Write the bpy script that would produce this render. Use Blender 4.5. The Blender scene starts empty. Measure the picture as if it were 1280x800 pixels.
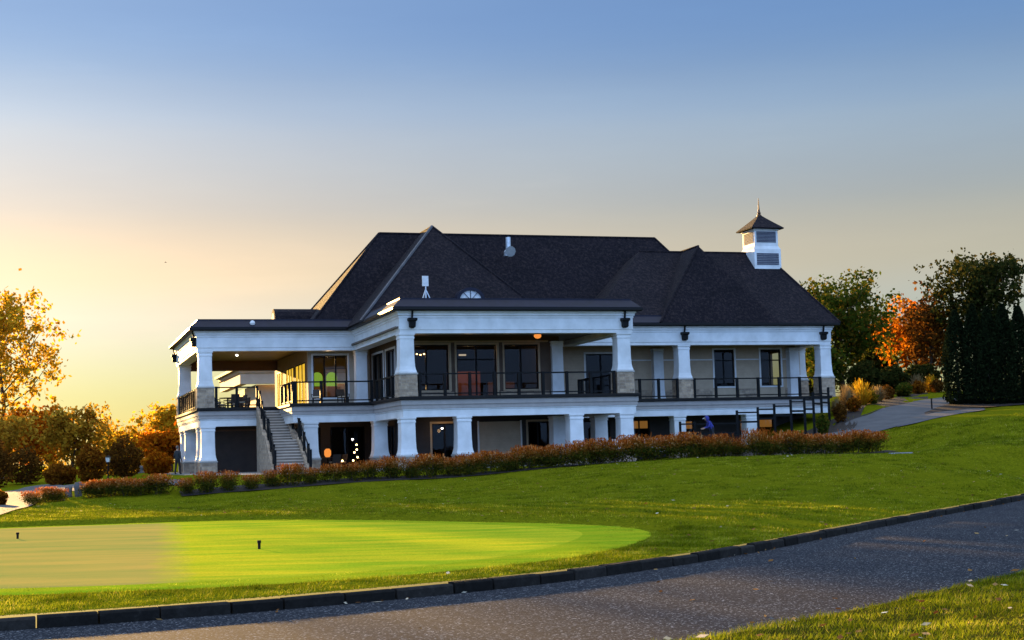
import bpy, bmesh, math, random
import numpy as np
from mathutils import Vector, Matrix

rng = np.random.default_rng(7)
random.seed(7)
sc = bpy.context.scene
col = sc.collection
PI = math.pi

# ------------------------------------------------------------------ camera
FPX, ROLL, PITCH, CAMZ = 1850.0, -0.028, math.atan(165.6 / 1850.0), 2.2
cam_d = bpy.data.cameras.new('camera'); cam = bpy.data.objects.new('camera', cam_d)
col.objects.link(cam); sc.camera = cam
cam_d.sensor_width = 36.0; cam_d.lens = FPX / 1280 * 36.0
cam_d.clip_start = 0.1; cam_d.clip_end = 6000
CR = Matrix.Rotation(PI / 2 + PITCH, 3, 'X') @ Matrix.Rotation(ROLL, 3, 'Z')
cam.matrix_world = Matrix.Translation((0, 0, CAMZ)) @ CR.to_4x4()
CP = np.array([0, 0, CAMZ]); RM = np.array(CR)

def ray(px, py):
    d = RM @ np.array([(px - 640) / FPX, -(py - 400) / FPX, -1.0]); return d / d[1]
def ond(px, py, d): return CP + d * ray(px, py)
def onz(px, py, z):
    r = ray(px, py); return CP + (z - CAMZ) / r[2] * r

# building frame: u along the front, v into depth
YAW = math.radians(17.6187)
UA = np.array([math.cos(YAW), math.sin(YAW), 0]); VA = np.array([-math.sin(YAW), math.cos(YAW), 0])
ORG = np.array([-5.8, 80.0, 0.0])
def W(u, v, z=0.0): return ORG + u * UA + v * VA + np.array([0, 0, z])
def UV(x, y):
    d = np.array([x, y, 0]) - ORG; return float(d @ UA), float(d @ VA)

# ------------------------------------------------------------------ materials
def nt(name):
    m = bpy.data.materials.new(name); m.use_nodes = True
    t = m.node_tree; t.nodes.clear()
    out = t.nodes.new('ShaderNodeOutputMaterial')
    return m, t, out
def N(t, typ, **k):
    n = t.nodes.new(typ)
    for a, b in k.items():
        if a in n.inputs: n.inputs[a].default_value = b
        else: setattr(n, a, b)
    return n
def c4(c): return (c[0], c[1], c[2], 1)
def ramp(t, fac, stops):
    r = t.nodes.new('ShaderNodeValToRGB')
    e = r.color_ramp.elements
    e[0].position, e[0].color = stops[0][0], c4(stops[0][1])
    e[1].position, e[1].color = stops[-1][0], c4(stops[-1][1])
    for p, c in stops[1:-1]:
        q = e.new(p); q.color = c4(c)
    if fac is not None: t.links.new(fac, r.inputs[0])
    return r.outputs[0]
def coords(t, kind='Object'):
    return t.nodes.new('ShaderNodeTexCoord').outputs[kind]
def noise(t, co, scale, detail=4, rough=.55):
    n = N(t, 'ShaderNodeTexNoise', Scale=scale, Detail=detail, Roughness=rough)
    t.links.new(co, n.inputs['Vector']); return n.outputs['Fac']
def bump(t, h, strength, dist):
    b = N(t, 'ShaderNodeBump', Strength=strength, Distance=dist)
    t.links.new(h, b.inputs['Height']); return b.outputs[0]
def pmat(name, c1, c2=None, scale=3.0, rough=.7, bmp=0.0, bscale=20, bdist=.02, metal=0, spec=.4):
    m, t, out = nt(name)
    p = N(t, 'ShaderNodeBsdfPrincipled', Roughness=rough, Metallic=metal)
    p.inputs['Specular IOR Level'].default_value = spec
    co = coords(t)
    c2 = c2 or tuple(x * .8 for x in c1)
    t.links.new(ramp(t, noise(t, co, scale), [(.3, c1), (.7, c2)]), p.inputs['Base Color'])
    if bmp: t.links.new(bump(t, noise(t, co, bscale), bmp, bdist), p.inputs['Normal'])
    t.links.new(p.outputs[0], out.inputs[0]); return m
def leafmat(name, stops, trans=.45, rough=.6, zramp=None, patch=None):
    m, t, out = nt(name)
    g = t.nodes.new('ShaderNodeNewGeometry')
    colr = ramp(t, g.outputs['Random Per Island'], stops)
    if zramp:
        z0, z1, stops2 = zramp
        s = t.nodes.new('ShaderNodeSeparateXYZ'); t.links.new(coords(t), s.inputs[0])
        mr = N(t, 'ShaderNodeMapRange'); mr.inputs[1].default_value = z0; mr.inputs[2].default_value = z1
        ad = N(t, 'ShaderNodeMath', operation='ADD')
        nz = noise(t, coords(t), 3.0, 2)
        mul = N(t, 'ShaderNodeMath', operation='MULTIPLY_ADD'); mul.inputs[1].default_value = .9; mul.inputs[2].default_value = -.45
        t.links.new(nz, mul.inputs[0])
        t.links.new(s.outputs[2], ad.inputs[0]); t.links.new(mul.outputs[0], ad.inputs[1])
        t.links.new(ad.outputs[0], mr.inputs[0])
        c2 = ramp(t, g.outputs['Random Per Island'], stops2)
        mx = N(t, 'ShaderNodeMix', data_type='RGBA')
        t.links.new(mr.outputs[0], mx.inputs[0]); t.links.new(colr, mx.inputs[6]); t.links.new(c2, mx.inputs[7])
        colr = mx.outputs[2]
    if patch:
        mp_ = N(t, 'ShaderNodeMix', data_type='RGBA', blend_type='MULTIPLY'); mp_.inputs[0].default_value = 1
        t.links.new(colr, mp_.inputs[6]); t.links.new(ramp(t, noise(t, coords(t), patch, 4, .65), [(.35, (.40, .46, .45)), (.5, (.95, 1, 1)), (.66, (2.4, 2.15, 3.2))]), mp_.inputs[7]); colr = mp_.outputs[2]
    d = N(t, 'ShaderNodeBsdfDiffuse'); tr = N(t, 'ShaderNodeBsdfTranslucent')
    ms = N(t, 'ShaderNodeMixShader'); ms.inputs[0].default_value = trans
    t.links.new(colr, d.inputs[0]); t.links.new(colr, tr.inputs[0])
    t.links.new(d.outputs[0], ms.inputs[1]); t.links.new(tr.outputs[0], ms.inputs[2])
    t.links.new(ms.outputs[0], out.inputs[0]); return m
def emat(name, c, s):
    m, t, out = nt(name); e = N(t, 'ShaderNodeEmission', Strength=s); e.inputs[0].default_value = c4(c)
    t.links.new(e.outputs[0], out.inputs[0]); return m
def stonemat(name, c1, c2, mortar, bw=.42, bh=.17):
    m, t, out = nt(name)
    p = N(t, 'ShaderNodeBsdfPrincipled', Roughness=.85)
    s = t.nodes.new('ShaderNodeSeparateXYZ'); co = coords(t); t.links.new(co, s.inputs[0])
    a = N(t, 'ShaderNodeMath', operation='ADD'); t.links.new(s.outputs[0], a.inputs[0]); t.links.new(s.outputs[1], a.inputs[1])
    c = t.nodes.new('ShaderNodeCombineXYZ'); t.links.new(a.outputs[0], c.inputs[0]); t.links.new(s.outputs[2], c.inputs[1])
    b = N(t, 'ShaderNodeTexBrick', Scale=1.0); b.inputs['Brick Width'].default_value = bw; b.inputs['Row Height'].default_value = bh
    b.inputs['Mortar Size'].default_value = .012; b.inputs['Color1'].default_value = c4(c1); b.inputs['Color2'].default_value = c4(c2); b.inputs['Mortar'].default_value = c4(mortar)
    b.offset = .37; b.squash = .7
    t.links.new(c.outputs[0], b.inputs['Vector'])
    mx = N(t, 'ShaderNodeMix', data_type='RGBA', blend_type='MULTIPLY'); mx.inputs[0].default_value = .6
    t.links.new(b.outputs['Color'], mx.inputs[6])
    t.links.new(ramp(t, noise(t, co, 5), [(.3, (.55, .5, .45)), (.7, (1.2, 1.15, 1.1))]), mx.inputs[7])
    t.links.new(mx.outputs[2], p.inputs['Base Color'])
    t.links.new(bump(t, noise(t, co, 14), .5, .03), p.inputs['Normal'])
    t.links.new(p.outputs[0], out.inputs[0]); return m
def bandmat(name, c1, c2, period, rough=.6, strength=.6):
    """horizontal laps every «period» metres: clapboard, shingles"""
    m, t, out = nt(name)
    p = N(t, 'ShaderNodeBsdfPrincipled', Roughness=rough); p.inputs['Specular IOR Level'].default_value = .3
    co = coords(t)
    s = t.nodes.new('ShaderNodeSeparateXYZ'); t.links.new(co, s.inputs[0])
    md = N(t, 'ShaderNodeMath', operation='FRACT'); dv = N(t, 'ShaderNodeMath', operation='DIVIDE'); dv.inputs[1].default_value = period
    t.links.new(s.outputs[2], dv.inputs[0]); t.links.new(dv.outputs[0], md.inputs[0])
    t.links.new(ramp(t, noise(t, co, 2.2, 6, .7), [(.3, c1), (.72, c2)]), p.inputs['Base Color'])
    t.links.new(bump(t, md.outputs[0], strength, -.02), p.inputs['Normal'])
    t.links.new(p.outputs[0], out.inputs[0]); return m

M = {}
M['white'] = pmat('white_paint', (.82, .82, .81), (.62, .62, .60), 1.1, .55, .2, 9, .015)
M['fascia'] = bandmat('deck_fascia', (.40, .36, .33), (.31, .28, .26), .27, .7, .9)
M['tantrim'] = pmat('tan_trim', (.46, .33, .20), (.38, .27, .16), 2, .5)
M['trim'] = pmat('white_trim', (.78, .77, .74), None, 2, .5)
M['black'] = pmat('black_metal', (.004, .004, .0045), (.007, .007, .007), 4, .6, spec=.15)
M['darkcap'] = pmat('dark_bronze', (.008, .007, .0065), (.012, .010, .009), 3, .6, spec=.2)
M['gutter'] = pmat('gutter', (.008, .007, .007), None, 3, .5, spec=.2)
M['stone'] = stonemat('cut_stone', (.50, .38, .26), (.27, .20, .14), (.36, .30, .24))
M['stonecap'] = pmat('stone_cap', (.42, .40, .36), (.34, .32, .29), 4, .8, .2)
M['concrete'] = pmat('concrete', (.34, .33, .32), (.26, .25, .245), 1.5, .85, .25, 30, .01)
M['siding'] = bandmat('beige_siding', (.52, .39, .26), (.43, .32, .21), .18, .6, .5)
M['stucco'] = pmat('warm_stucco', (.48, .40, .30), (.42, .34, .25), 2, .8, .2)
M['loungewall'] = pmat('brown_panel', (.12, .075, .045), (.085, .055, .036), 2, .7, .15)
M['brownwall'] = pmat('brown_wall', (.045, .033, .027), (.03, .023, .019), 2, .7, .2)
M['wood'] = bandmat('wood_ceiling', (.11, .055, .028), (.08, .04, .02), 40., .5, .0)
M['ceiling'] = pmat('porch_ceiling', (.12, .09, .065), (.10, .075, .055), 1, .6)
M['floor'] = pmat('deck_floor', (.09, .07, .06), (.07, .055, .048), 2, .7)
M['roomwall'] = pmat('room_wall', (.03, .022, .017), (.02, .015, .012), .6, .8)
M['flatroof'] = pmat('roof_membrane', (.03, .03, .034), (.04, .04, .045), 1, .7)
M['metalroof'] = pmat('metal_roof_edge', (.010, .010, .020), (.014, .014, .03), 2, .5, spec=.2)
M['hiplead'] = pmat('hip_flashing', (.07, .07, .08), (.03, .03, .035), 1.5, .5)
def shingle():
    m, t, out = nt('shingles')
    p = N(t, 'ShaderNodeBsdfPrincipled', Roughness=.9); p.inputs['Specular IOR Level'].default_value = .2
    co = coords(t)
    sp = noise(t, co, 5.5, 4, .85); big = noise(t, co, .5, 3)
    mx = N(t, 'ShaderNodeMix', data_type='RGBA', blend_type='MULTIPLY'); mx.inputs[0].default_value = 1
    t.links.new(ramp(t, sp, [(.3, (.0035, .0028, .0045)), (.5, (.0105, .008, .0125)), (.68, (.044, .031, .029))]), mx.inputs[6])
    t.links.new(ramp(t, big, [(.3, (.75, .75, .78)), (.7, (1.2, 1.15, 1.1))]), mx.inputs[7])
    t.links.new(mx.outputs[2], p.inputs['Base Color'])
    s = t.nodes.new('ShaderNodeSeparateXYZ'); t.links.new(co, s.inputs[0])
    dv = N(t, 'ShaderNodeMath', operation='DIVIDE'); dv.inputs[1].default_value = .26
    md = N(t, 'ShaderNodeMath', operation='FRACT'); t.links.new(s.outputs[2], dv.inputs[0]); t.links.new(dv.outputs[0], md.inputs[0])
    ad = N(t, 'ShaderNodeMath', operation='ADD'); t.links.new(md.outputs[0], ad.inputs[0]); t.links.new(sp, ad.inputs[1])
    t.links.new(bump(t, ad.outputs[0], 1.0, .05), p.inputs['Normal'])
    t.links.new(p.outputs[0], out.inputs[0]); return m
M['shingle'] = shingle()
def glassmat():
    m, t, out = nt('window_glass')
    tr = N(t, 'ShaderNodeBsdfTransparent'); tr.inputs[0].default_value = (.42, .42, .41, 1)
    gl = N(t, 'ShaderNodeBsdfGlossy', Roughness=.02); gl.inputs[0].default_value = (.28, .28, .28, 1)
    fr = N(t, 'ShaderNodeFresnel', IOR=1.5)
    ms = N(t, 'ShaderNodeMixShader')
    t.links.new(fr.outputs[0], ms.inputs[0]); t.links.new(tr.outputs[0], ms.inputs[1]); t.links.new(gl.outputs[0], ms.inputs[2])
    t.links.new(ms.outputs[0], out.inputs[0]); return m
M['glass'] = glassmat()
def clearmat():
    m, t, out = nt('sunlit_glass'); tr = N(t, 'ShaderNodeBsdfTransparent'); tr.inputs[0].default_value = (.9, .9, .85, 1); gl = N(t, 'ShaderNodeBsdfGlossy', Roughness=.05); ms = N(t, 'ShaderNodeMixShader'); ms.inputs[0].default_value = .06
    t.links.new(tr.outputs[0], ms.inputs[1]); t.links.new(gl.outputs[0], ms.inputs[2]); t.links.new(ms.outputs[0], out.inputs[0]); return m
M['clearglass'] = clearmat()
M['lampwhite'] = emat('lamp_white', (1, .93, .8), 5)
M['lampwarm'] = emat('lamp_warm', (1, .55, .2), 5)
M['lampamber'] = emat('lamp_amber', (1, .32, .06), .22)
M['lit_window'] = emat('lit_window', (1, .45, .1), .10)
M['glow_amber'] = emat('amber_glow', (1, .58, .04), .24)  # glow standing in for low sun on the left wall
M['lit_bar'] = emat('strip_glow', (1, .8, .55), .25)
M['lit_dim'] = emat('lit_room', (1, .50, .10), .22)
M['bark'] = pmat('bark', (.07, .05, .035), (.035, .026, .02), 6, .9, .5, 25, .03)
M['steel'] = pmat('galvanised_steel', (.62, .64, .66), (.5, .52, .54), 5, .35, metal=.6)
M['whiteplastic'] = pmat('white_plastic', (.8, .8, .79), None, 5, .4)
M['rail'] = M['black']

# ------------------------------------------------------------------ mesh builder
class MB:
    def __init__(s): s.v = []; s.f = []
    def add(s, vs, fs):
        o = len(s.v); s.v += [tuple(map(float, p)) for p in vs]; s.f += [tuple(i + o for i in f) for f in fs]; return s
    def box(s, x0, x1, y0, y1, z0, z1, inset=0):
        i = inset
        v = [(x0, y0, z0), (x1, y0, z0), (x1, y1, z0), (x0, y1, z0), (x0 + i, y0 + i, z1), (x1 - i, y0 + i, z1), (x1 - i, y1 - i, z1), (x0 + i, y1 - i, z1)]
        return s.add(v, [(3, 2, 1, 0), (4, 5, 6, 7), (0, 1, 5, 4), (1, 2, 6, 5), (2, 3, 7, 6), (3, 0, 4, 7)])
    def frus(s, cx, cy, levels):
        """stacked square sections: [(halfwidth, z), ...]"""
        vs = []
        for h, z in levels: vs += [(cx - h, cy - h, z), (cx + h, cy - h, z), (cx + h, cy + h, z), (cx - h, cy + h, z)]
        fs = [(3, 2, 1, 0)]
        for k in range(len(levels) - 1):
            a = 4 * k; b = a + 4
            for q in range(4): fs.append((a + q, a + (q + 1) % 4, b + (q + 1) % 4, b + q))
        t = 4 * (len(levels) - 1); fs.append((t, t + 1, t + 2, t + 3))
        return s.add(vs, fs)
    def bar(s, a, b, w, h=None):
        """straight bar of rectangular section between two points"""
        a = Vector(a); b = Vector(b); h = h or w
        d = (b - a).normalized(); up = Vector((0, 0, 1)) if abs(d.z) < .95 else Vector((0, 1, 0))
        x = d.cross(up).normalized() * (w / 2); y = x.cross(d).normalized() * (h / 2)
        vs = [a - x - y, a + x - y, a + x + y, a - x + y, b - x - y, b + x - y, b + x + y, b - x + y]
        return s.add(vs, [(3, 2, 1, 0), (4, 5, 6, 7), (0, 1, 5, 4), (1, 2, 6, 5), (2, 3, 7, 6), (3, 0, 4, 7)])
    def tube(s, pts, rads, n=8):
        pts = [Vector(p) for p in pts]; vs = []
        for i, p in enumerate(pts):
            d = (pts[min(i + 1, len(pts) - 1)] - pts[max(i - 1, 0)]).normalized()
            up = Vector((0, 0, 1)) if abs(d.z) < .9 else Vector((1, 0, 0))
            x = d.cross(up).normalized(); y = d.cross(x).normalized()
            for k in range(n):
                a = 2 * PI * k / n; vs.append(p + (x * math.cos(a) + y * math.sin(a)) * rads[i])
        fs = []
        for i in range(len(pts) - 1):
            for k in range(n): fs.append((i * n + k, i * n + (k + 1) % n, (i + 1) * n + (k + 1) % n, (i + 1) * n + k))
        fs.append(tuple(range(n))[::-1]); fs.append(tuple(range((len(pts) - 1) * n, len(pts) * n)))
        return s.add(vs, fs)
    def lathe(s, cx, cy, prof, n=16):
        vs = []
        for r, z in prof:
            for k in range(n): vs.append((cx + r * math.cos(2 * PI * k / n), cy + r * math.sin(2 * PI * k / n), z))
        fs = []
        for i in range(len(prof) - 1):
            for k in range(n): fs.append((i * n + k, i * n + (k + 1) % n, (i + 1) * n + (k + 1) % n, (i + 1) * n + k))
        fs.append(tuple(range(n))[::-1]); fs.append(tuple(range((len(prof) - 1) * n, len(prof) * n)))
        return s.add(vs, fs)
    def sphere(s, c, r, sz=1, n=10, m=6):
        prof = [(r * math.sin(PI * (i + .05) / (m + .1)), c[2] - sz * r * math.cos(PI * (i + .05) / (m + .1))) for i in range(m + 1)]
        return s.lathe(c[0], c[1], prof, n)
    def sweep(s, path, prof, close_ends=True):
        """prof [(outward offset, z)] swept along plan path with mitres; outward = left-hand... right of travel"""
        P = [Vector((p[0], p[1])) for p in path]; rows = []
        for i, p in enumerate(P):
            ns = []
            if i > 0: d = (p - P[i - 1]).normalized(); ns.append(Vector((-d.y, d.x)))
            if i < len(P) - 1: d = (P[i + 1] - p).normalized(); ns.append(Vector((-d.y, d.x)))
            if len(ns) == 2:
                b = (ns[0] + ns[1]).normalized(); m = b / max(.2, b.dot(ns[0]))
            else: m = ns[0]
            rows.append([(p.x - m.x * o, p.y - m.y * o, z) for o, z in prof])
        n = len(prof); vs = [q for r in rows for q in r]; fs = []
        for i in range(len(P) - 1):
            for k in range(n - 1): fs.append((i * n + k, (i + 1) * n + k, (i + 1) * n + k + 1, i * n + k + 1))
        if close_ends: fs.append(tuple(range(n))); fs.append(tuple(range((len(P) - 1) * n, len(P) * n))[::-1])
        return s.add(vs, fs)
    def build(s, name, mat, parent=None, smooth=False, recalc=True):
        me = bpy.data.meshes.new(name); me.from_pydata(s.v, [], s.f)
        if recalc:
            bm = bmesh.new(); bm.from_mesh(me); bmesh.ops.recalc_face_normals(bm, faces=bm.faces); bm.to_mesh(me); bm.free()
        if smooth: me.polygons.foreach_set('use_smooth', [True] * len(me.polygons))
        me.materials.append(mat); me.update()
        o = bpy.data.objects.new(name, me); col.objects.link(o)
        if parent: o.parent = parent
        return o
def tag(o, label=None, cat=None, group=None, kind=None):
    if label: o['label'] = label
    if cat: o['category'] = cat
    if group: o['group'] = group
    if kind: o['kind'] = kind
    return o
def empty(name, loc, rz=0, label=None, cat=None, group=None):
    o = bpy.data.objects.new(name, None); col.objects.link(o); o.location = tuple(loc); o.rotation_euler = (0, 0, rz)
    o.empty_display_size = .3
    return tag(o, label, cat, group)
def copy_tree(o, parent=None):
    c = o.copy(); col.objects.link(c); c.parent = parent
    for ch in list(o.children): copy_tree(ch, c)
    return c
def npmesh(name, V, F, mat, parent=None, smooth=False):
    me = bpy.data.meshes.new(name)
    V = np.asarray(V, dtype=np.float32); F = np.asarray(F, dtype=np.int32)
    k = F.shape[1]
    me.vertices.add(len(V)); me.vertices.foreach_set('co', V.ravel())
    me.loops.add(F.size); me.loops.foreach_set('vertex_index', F.ravel())
    me.polygons.add(len(F)); me.polygons.foreach_set('loop_start', np.arange(0, F.size, k, dtype=np.int32))
    me.polygons.foreach_set('loop_total', np.full(len(F), k, dtype=np.int32))
    if smooth: me.polygons.foreach_set('use_smooth', np.ones(len(F), dtype=bool))
    me.update(calc_edges=True); me.validate()
    me.materials.append(mat)
    o = bpy.data.objects.new(name, me); col.objects.link(o)
    if parent: o.parent = parent
    return o

# ------------------------------------------------------------------ terrain
KX = np.array([-900, -80, -40, -20, -12, -7, -5, -3, 0, 2.85, 5.1, 7.64, 10.36, 18.2, 24, 30, 40, 60, 100, 900.])
KY = np.array([10, 11, 14, 17, 18.8, 20.2, 21.1, 22.3, 24.6, 27.9, 31.3, 35.8, 40.4, 53.6, 65, 78, 98, 128, 170, 300.])
NX = np.array([-900, -60, -30, -10, -4, 0, 2.16, 3.5, 4.9, 6.3, 8.2, 12, 17, 23.7, 30, 46, 70, 120, 900.])
NY = np.array([3, 4, 6.5, 10, 12.6, 15.3, 17.2, 18.6, 20.2, 22, 24.4, 30, 39, 51, 64, 94, 122, 160, 290.])
def hermite(X, Y, x):
    d = np.diff(Y) / np.diff(X); m = np.empty_like(Y); m[0] = d[0]; m[-1] = d[-1]
    m[1:-1] = np.where(d[:-1] * d[1:] > 0, 2 * d[:-1] * d[1:] / (d[:-1] + d[1:] + 1e-12), 0)
    x = np.asarray(x, float); i = np.clip(np.searchsorted(X, x) - 1, 0, len(X) - 2)
    h = X[i + 1] - X[i]; t = (x - X[i]) / h
    return (2*t**3-3*t**2+1)*Y[i] + (t**3-2*t**2+t)*h*m[i] + (-2*t**3+3*t**2)*Y[i+1] + (t**3-t**2)*h*m[i+1]
def kerb_y(x): return hermite(KX, KY, x)
def near_y(x): return hermite(NX, NY, x)

def cp(u, v, z): w = W(u, v); return (w[0], w[1], z)
def pd(px, py, d): return tuple(ond(px, py, d))
CT = [(x, float(kerb_y(x)), .19) for x in (-70, -40, -20, -10, -5, 0, 4, 8, 13, 18.2, 22, 26)]
CT += [(-8, 30, .22), (-4, 30, .22), (-8, 40, .22), (-16, 36, .22), (-16.8, 48.5, .23), (-9, 49.5, .23), (-1.1, 43, .23), (2.4, 39, .23), (1, 32, .22), (-30, 30, .2), (-30, 45, .2)]
CT += [cp(-12.6, -7, .6), cp(-8.3, -7, .76), cp(-5.2, -7, .92), cp(.5, -7, 1.0), cp(6, -7, 1.33), cp(11.4, -7, 1.55), cp(17, -7, 1.58), cp(22.7, -7, 1.57), cp(25.4, -7, 1.6)]
CT += [cp(u, v, 1.4) for u in (-11, -7, -2, 4, 10, 15) for v in (-3.5, 3, 12, 24, 34)] + [cp(20, -2, 1.62), cp(23, -3, 1.7), cp(19, 4, 1.6), cp(22, 4, 1.8), cp(24, 12, 2.0), cp(26, -3, 1.9)]
CT += [cp(26, 5, 2.4), cp(29, 6, 3.0), cp(31.5, 7, 3.7), cp(33.5, 10, 4.4), cp(34, 18, 5.0), cp(33, 30, 5)]
CT += [pd(1040, 544, 90), pd(1100, 521, 97), pd(1140, 507, 103), pd(1185, 498, 108), pd(1130, 531, 92), pd(1210, 516, 96), pd(1280, 508, 95), pd(1180, 518, 95), pd(1280, 498, 101)]
CT += [pd(1280, 560, 72), pd(1200, 562, 74), pd(1200, 590, 61), pd(1060, 600, 58), pd(960, 600, 59), pd(1125, 568, 79), pd(1280, 535, 82), pd(1190, 537, 85)]
CT += [(45, 130, 6.3), (62, 100, 5), (80, 140, 6), (30, 150, 6), (60, 180, 6), (0, 140, 2.5)]
CT += [pd(0, 640, 60), pd(0, 606, 105), pd(90, 608, 92), pd(60, 625, 72), pd(150, 600, 105), pd(0, 655, 52), pd(-60, 640, 60)]
CT += [(-45, 140, .9), (-25, 140, 1.0), (-60, 100, .8), (-70, 180, 1), (-80, 60, .3)]
for a in range(0, 360, 20):
    CT.append((320 * math.sin(math.radians(a)), 60 + 320 * math.cos(math.radians(a)), 1.2 if a > 120 or a < 20 else 5.0))
    CT.append((1100 * math.sin(math.radians(a)), 60 + 1100 * math.cos(math.radians(a)), 1.5))
CT = np.array(CT, float)
def _phi(r2): return np.where(r2 > 0, r2 * np.log(np.maximum(r2, 1e-12)), 0.0)
S_ = 100.0
def _fit():
    P = CT[:, :2] / S_; n = len(P)
    K = _phi(((P[:, None] - P[None]) ** 2).sum(-1)) + np.eye(n) * 2e-4
    A = np.zeros((n + 3, n + 3)); A[:n, :n] = K; A[:n, n] = 1; A[:n, n + 1:] = P; A[n, :n] = 1; A[n + 1:, :n] = P.T
    return np.linalg.solve(A, np.concatenate([CT[:, 2], [0, 0, 0]]))
TPS = _fit()
GREEN = np.array([(-23, 46), (-16.8, 48.5), (-13, 49.2), (-9.2, 49.4), (-4.9, 46.6), (-1.1, 43.1), (1.2, 40.8), (2.5, 38.9), (3.25, 36.9), (3.3, 34.5), (2.6, 31.3), (1.4, 28.4), (-.1, 26.5), (-1.9, 24.9), (-3.6, 23.9), (-5.8, 23.3), (-8.2, 23.1), (-12, 23.6), (-18, 25.5), (-24, 29), (-27, 36), (-26, 42)])
def chaikin(P, n):
    for _ in range(n):
        Q = np.roll(P, -1, 0); P = np.stack([.75 * P + .25 * Q, .25 * P + .75 * Q], 1).reshape(-1, 2)
    return P
GREEN = chaikin(GREEN, 3)
def poly_sd(P, X, Y):
    """signed distance to closed polygon, positive outside"""
    A = P; B = np.roll(P, -1, 0); d2 = np.full(X.shape, 1e18); ins = np.zeros(X.shape, bool)
    for a, b in zip(A, B):
        e = b - a; t = np.clip(((X - a[0]) * e[0] + (Y - a[1]) * e[1]) / (e @ e), 0, 1)
        d2 = np.minimum(d2, (X - a[0] - t * e[0]) ** 2 + (Y - a[1] - t * e[1]) ** 2)
        c = (a[1] > Y) != (b[1] > Y)
        xi = (b[0] - a[0]) * (Y - a[1]) / (b[1] - a[1] + 1e-12) + a[0]
        ins ^= c & (X < xi)
    d = np.sqrt(d2); return np.where(ins, -d, d)
def sstep(a, b, x): t = np.clip((x - a) / (b - a), 0, 1); return t * t * (3 - 2 * t)
def H(x, y):
    x = np.asarray(x, float); y = np.asarray(y, float); sh = x.shape
    X = x.ravel(); Y = y.ravel(); out = np.empty(X.size)
    for i in range(0, X.size, 20000):
        p = np.stack([X[i:i+20000], Y[i:i+20000]], 1) / S_
        K = _phi(((p[:, None] - CT[None, :, :2] / S_) ** 2).sum(-1))
        out[i:i+20000] = K @ TPS[:-3] + TPS[-3] + p @ TPS[-2:]
    sd = poly_sd(GREEN, X, Y)
    far = sstep(33, 38, Y) * sstep(-40, -25, X)
    ky = Y - kerb_y(X)
    out = .19 + (out - .19) * sstep(0, 2.5, ky)
    out += .17 * sstep(.02, .75, sd) * far * (1 - .7 * sstep(2, 10, sd)) * sstep(1.5, 6, ky)
    # level pad under the clubhouse and its lower terrace
    u = (X - ORG[0]) * UA[0] + (Y - ORG[1]) * UA[1]; v = (X - ORG[0]) * VA[0] + (Y - ORG[1]) * VA[1]
    m = sstep(-11.6, -10.6, u) * (1 - sstep(15, 19, u)) * sstep(-4.0, -2.5, v) * (1 - sstep(30, 34, v))
    out = out * (1 - m) + 1.42 * m
    return out.reshape(sh)
def h1(x, y): return float(H(np.array([x]), np.array([y]))[0])
def hit(px, py, d0=12, d1=220):
    """where a line of sight meets the ground"""
    ds = np.linspace(d0, d1, 900); r = ray(px, py); P = CP + ds[:, None] * r
    g = P[:, 2] - H(P[:, 0], P[:, 1]); i = np.argmax(g < 0)
    if g[i] >= 0: i = len(ds) - 1
    p = P[i]; return np.array([p[0], p[1], h1(p[0], p[1])])

def grassmat(name, stops, stops2, scale=.6, bstr=.8, bdist=.06):
    m, t, out = nt(name)
    co = coords(t)
    mp = N(t, 'ShaderNodeMapping'); mp.inputs['Scale'].default_value = (1, 1, 1); t.links.new(co, mp.inputs[0])
    big = noise(t, mp.outputs[0], scale * .25, 3); fine = noise(t, co, scale * 14, 5, .7)
    mx = N(t, 'ShaderNodeMix', data_type='RGBA'); t.links.new(big, mx.inputs[0])
    t.links.new(ramp(t, fine, stops), mx.inputs[6]); t.links.new(ramp(t, fine, stops2), mx.inputs[7])
    p = N(t, 'ShaderNodeBsdfPrincipled', Roughness=.9); p.inputs['Specular IOR Level'].default_value = .0
    t.links.new(mx.outputs[2], p.inputs['Base Color'])
    t.links.new(bump(t, noise(t, co, scale * 9, 4, .7), bstr, bdist), p.inputs['Normal'])
    t.links.new(p.outputs[0], out.inputs[0]); return m
M['lawn'] = grassmat('lawn', [(.3, (.045, .060, .003)), (.7, (.135, .160, .005))], [(.3, (.07, .074, .003)), (.7, (.20, .19, .007))])
M['verge'] = grassmat('verge_turf', [(.3, (.010, .014, .002)), (.7, (.05, .055, .004))], [(.3, (.025, .022, .005)), (.7, (.075, .065, .012))])
M['soil'] = pmat('mulch', (.035, .022, .014), (.018, .012, .009), 4, .95, .8, 18, .05)

xs = np.concatenate([-np.geomspace(900, 46, 26), np.arange(-45, 46, .4), np.geomspace(46, 900, 26)])
off = np.concatenate([np.arange(0, 45, .25), np.arange(45, 110, .8), np.geomspace(110, 1500, 34)])
kd = (kerb_y(xs + .05) - kerb_y(xs - .05)) / .1
y0 = kerb_y(xs) + .17 * np.sqrt(1 + kd ** 2)
X = np.repeat(xs[:, None], len(off), 1); Y = y0[:, None] + off[None]
Z = H(X, Y)
# small natural unevenness away from green and building
rough_ = .03 * np.sin(X * 1.7 + 2 * np.sin(Y * .6)) * np.sin(Y * 1.3 + np.sin(X * .9)) * sstep(1.0, 3.0, poly_sd(GREEN, X, Y)) * sstep(.5, 2, Y - y0[:, None])
Z += rough_ * (np.hypot(X, Y) < 150)
nx, ny = X.shape
idx = np.arange(nx * ny).reshape(nx, ny)
F = np.stack([idx[:-1, :-1], idx[1:, :-1], idx[1:, 1:], idx[:-1, 1:]], -1).reshape(-1, 4)
lawn = npmesh('lawn', np.stack([X, Y, Z], -1).reshape(-1, 3), F, M['lawn'], smooth=True)
tag(lawn, kind='structure')

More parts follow.
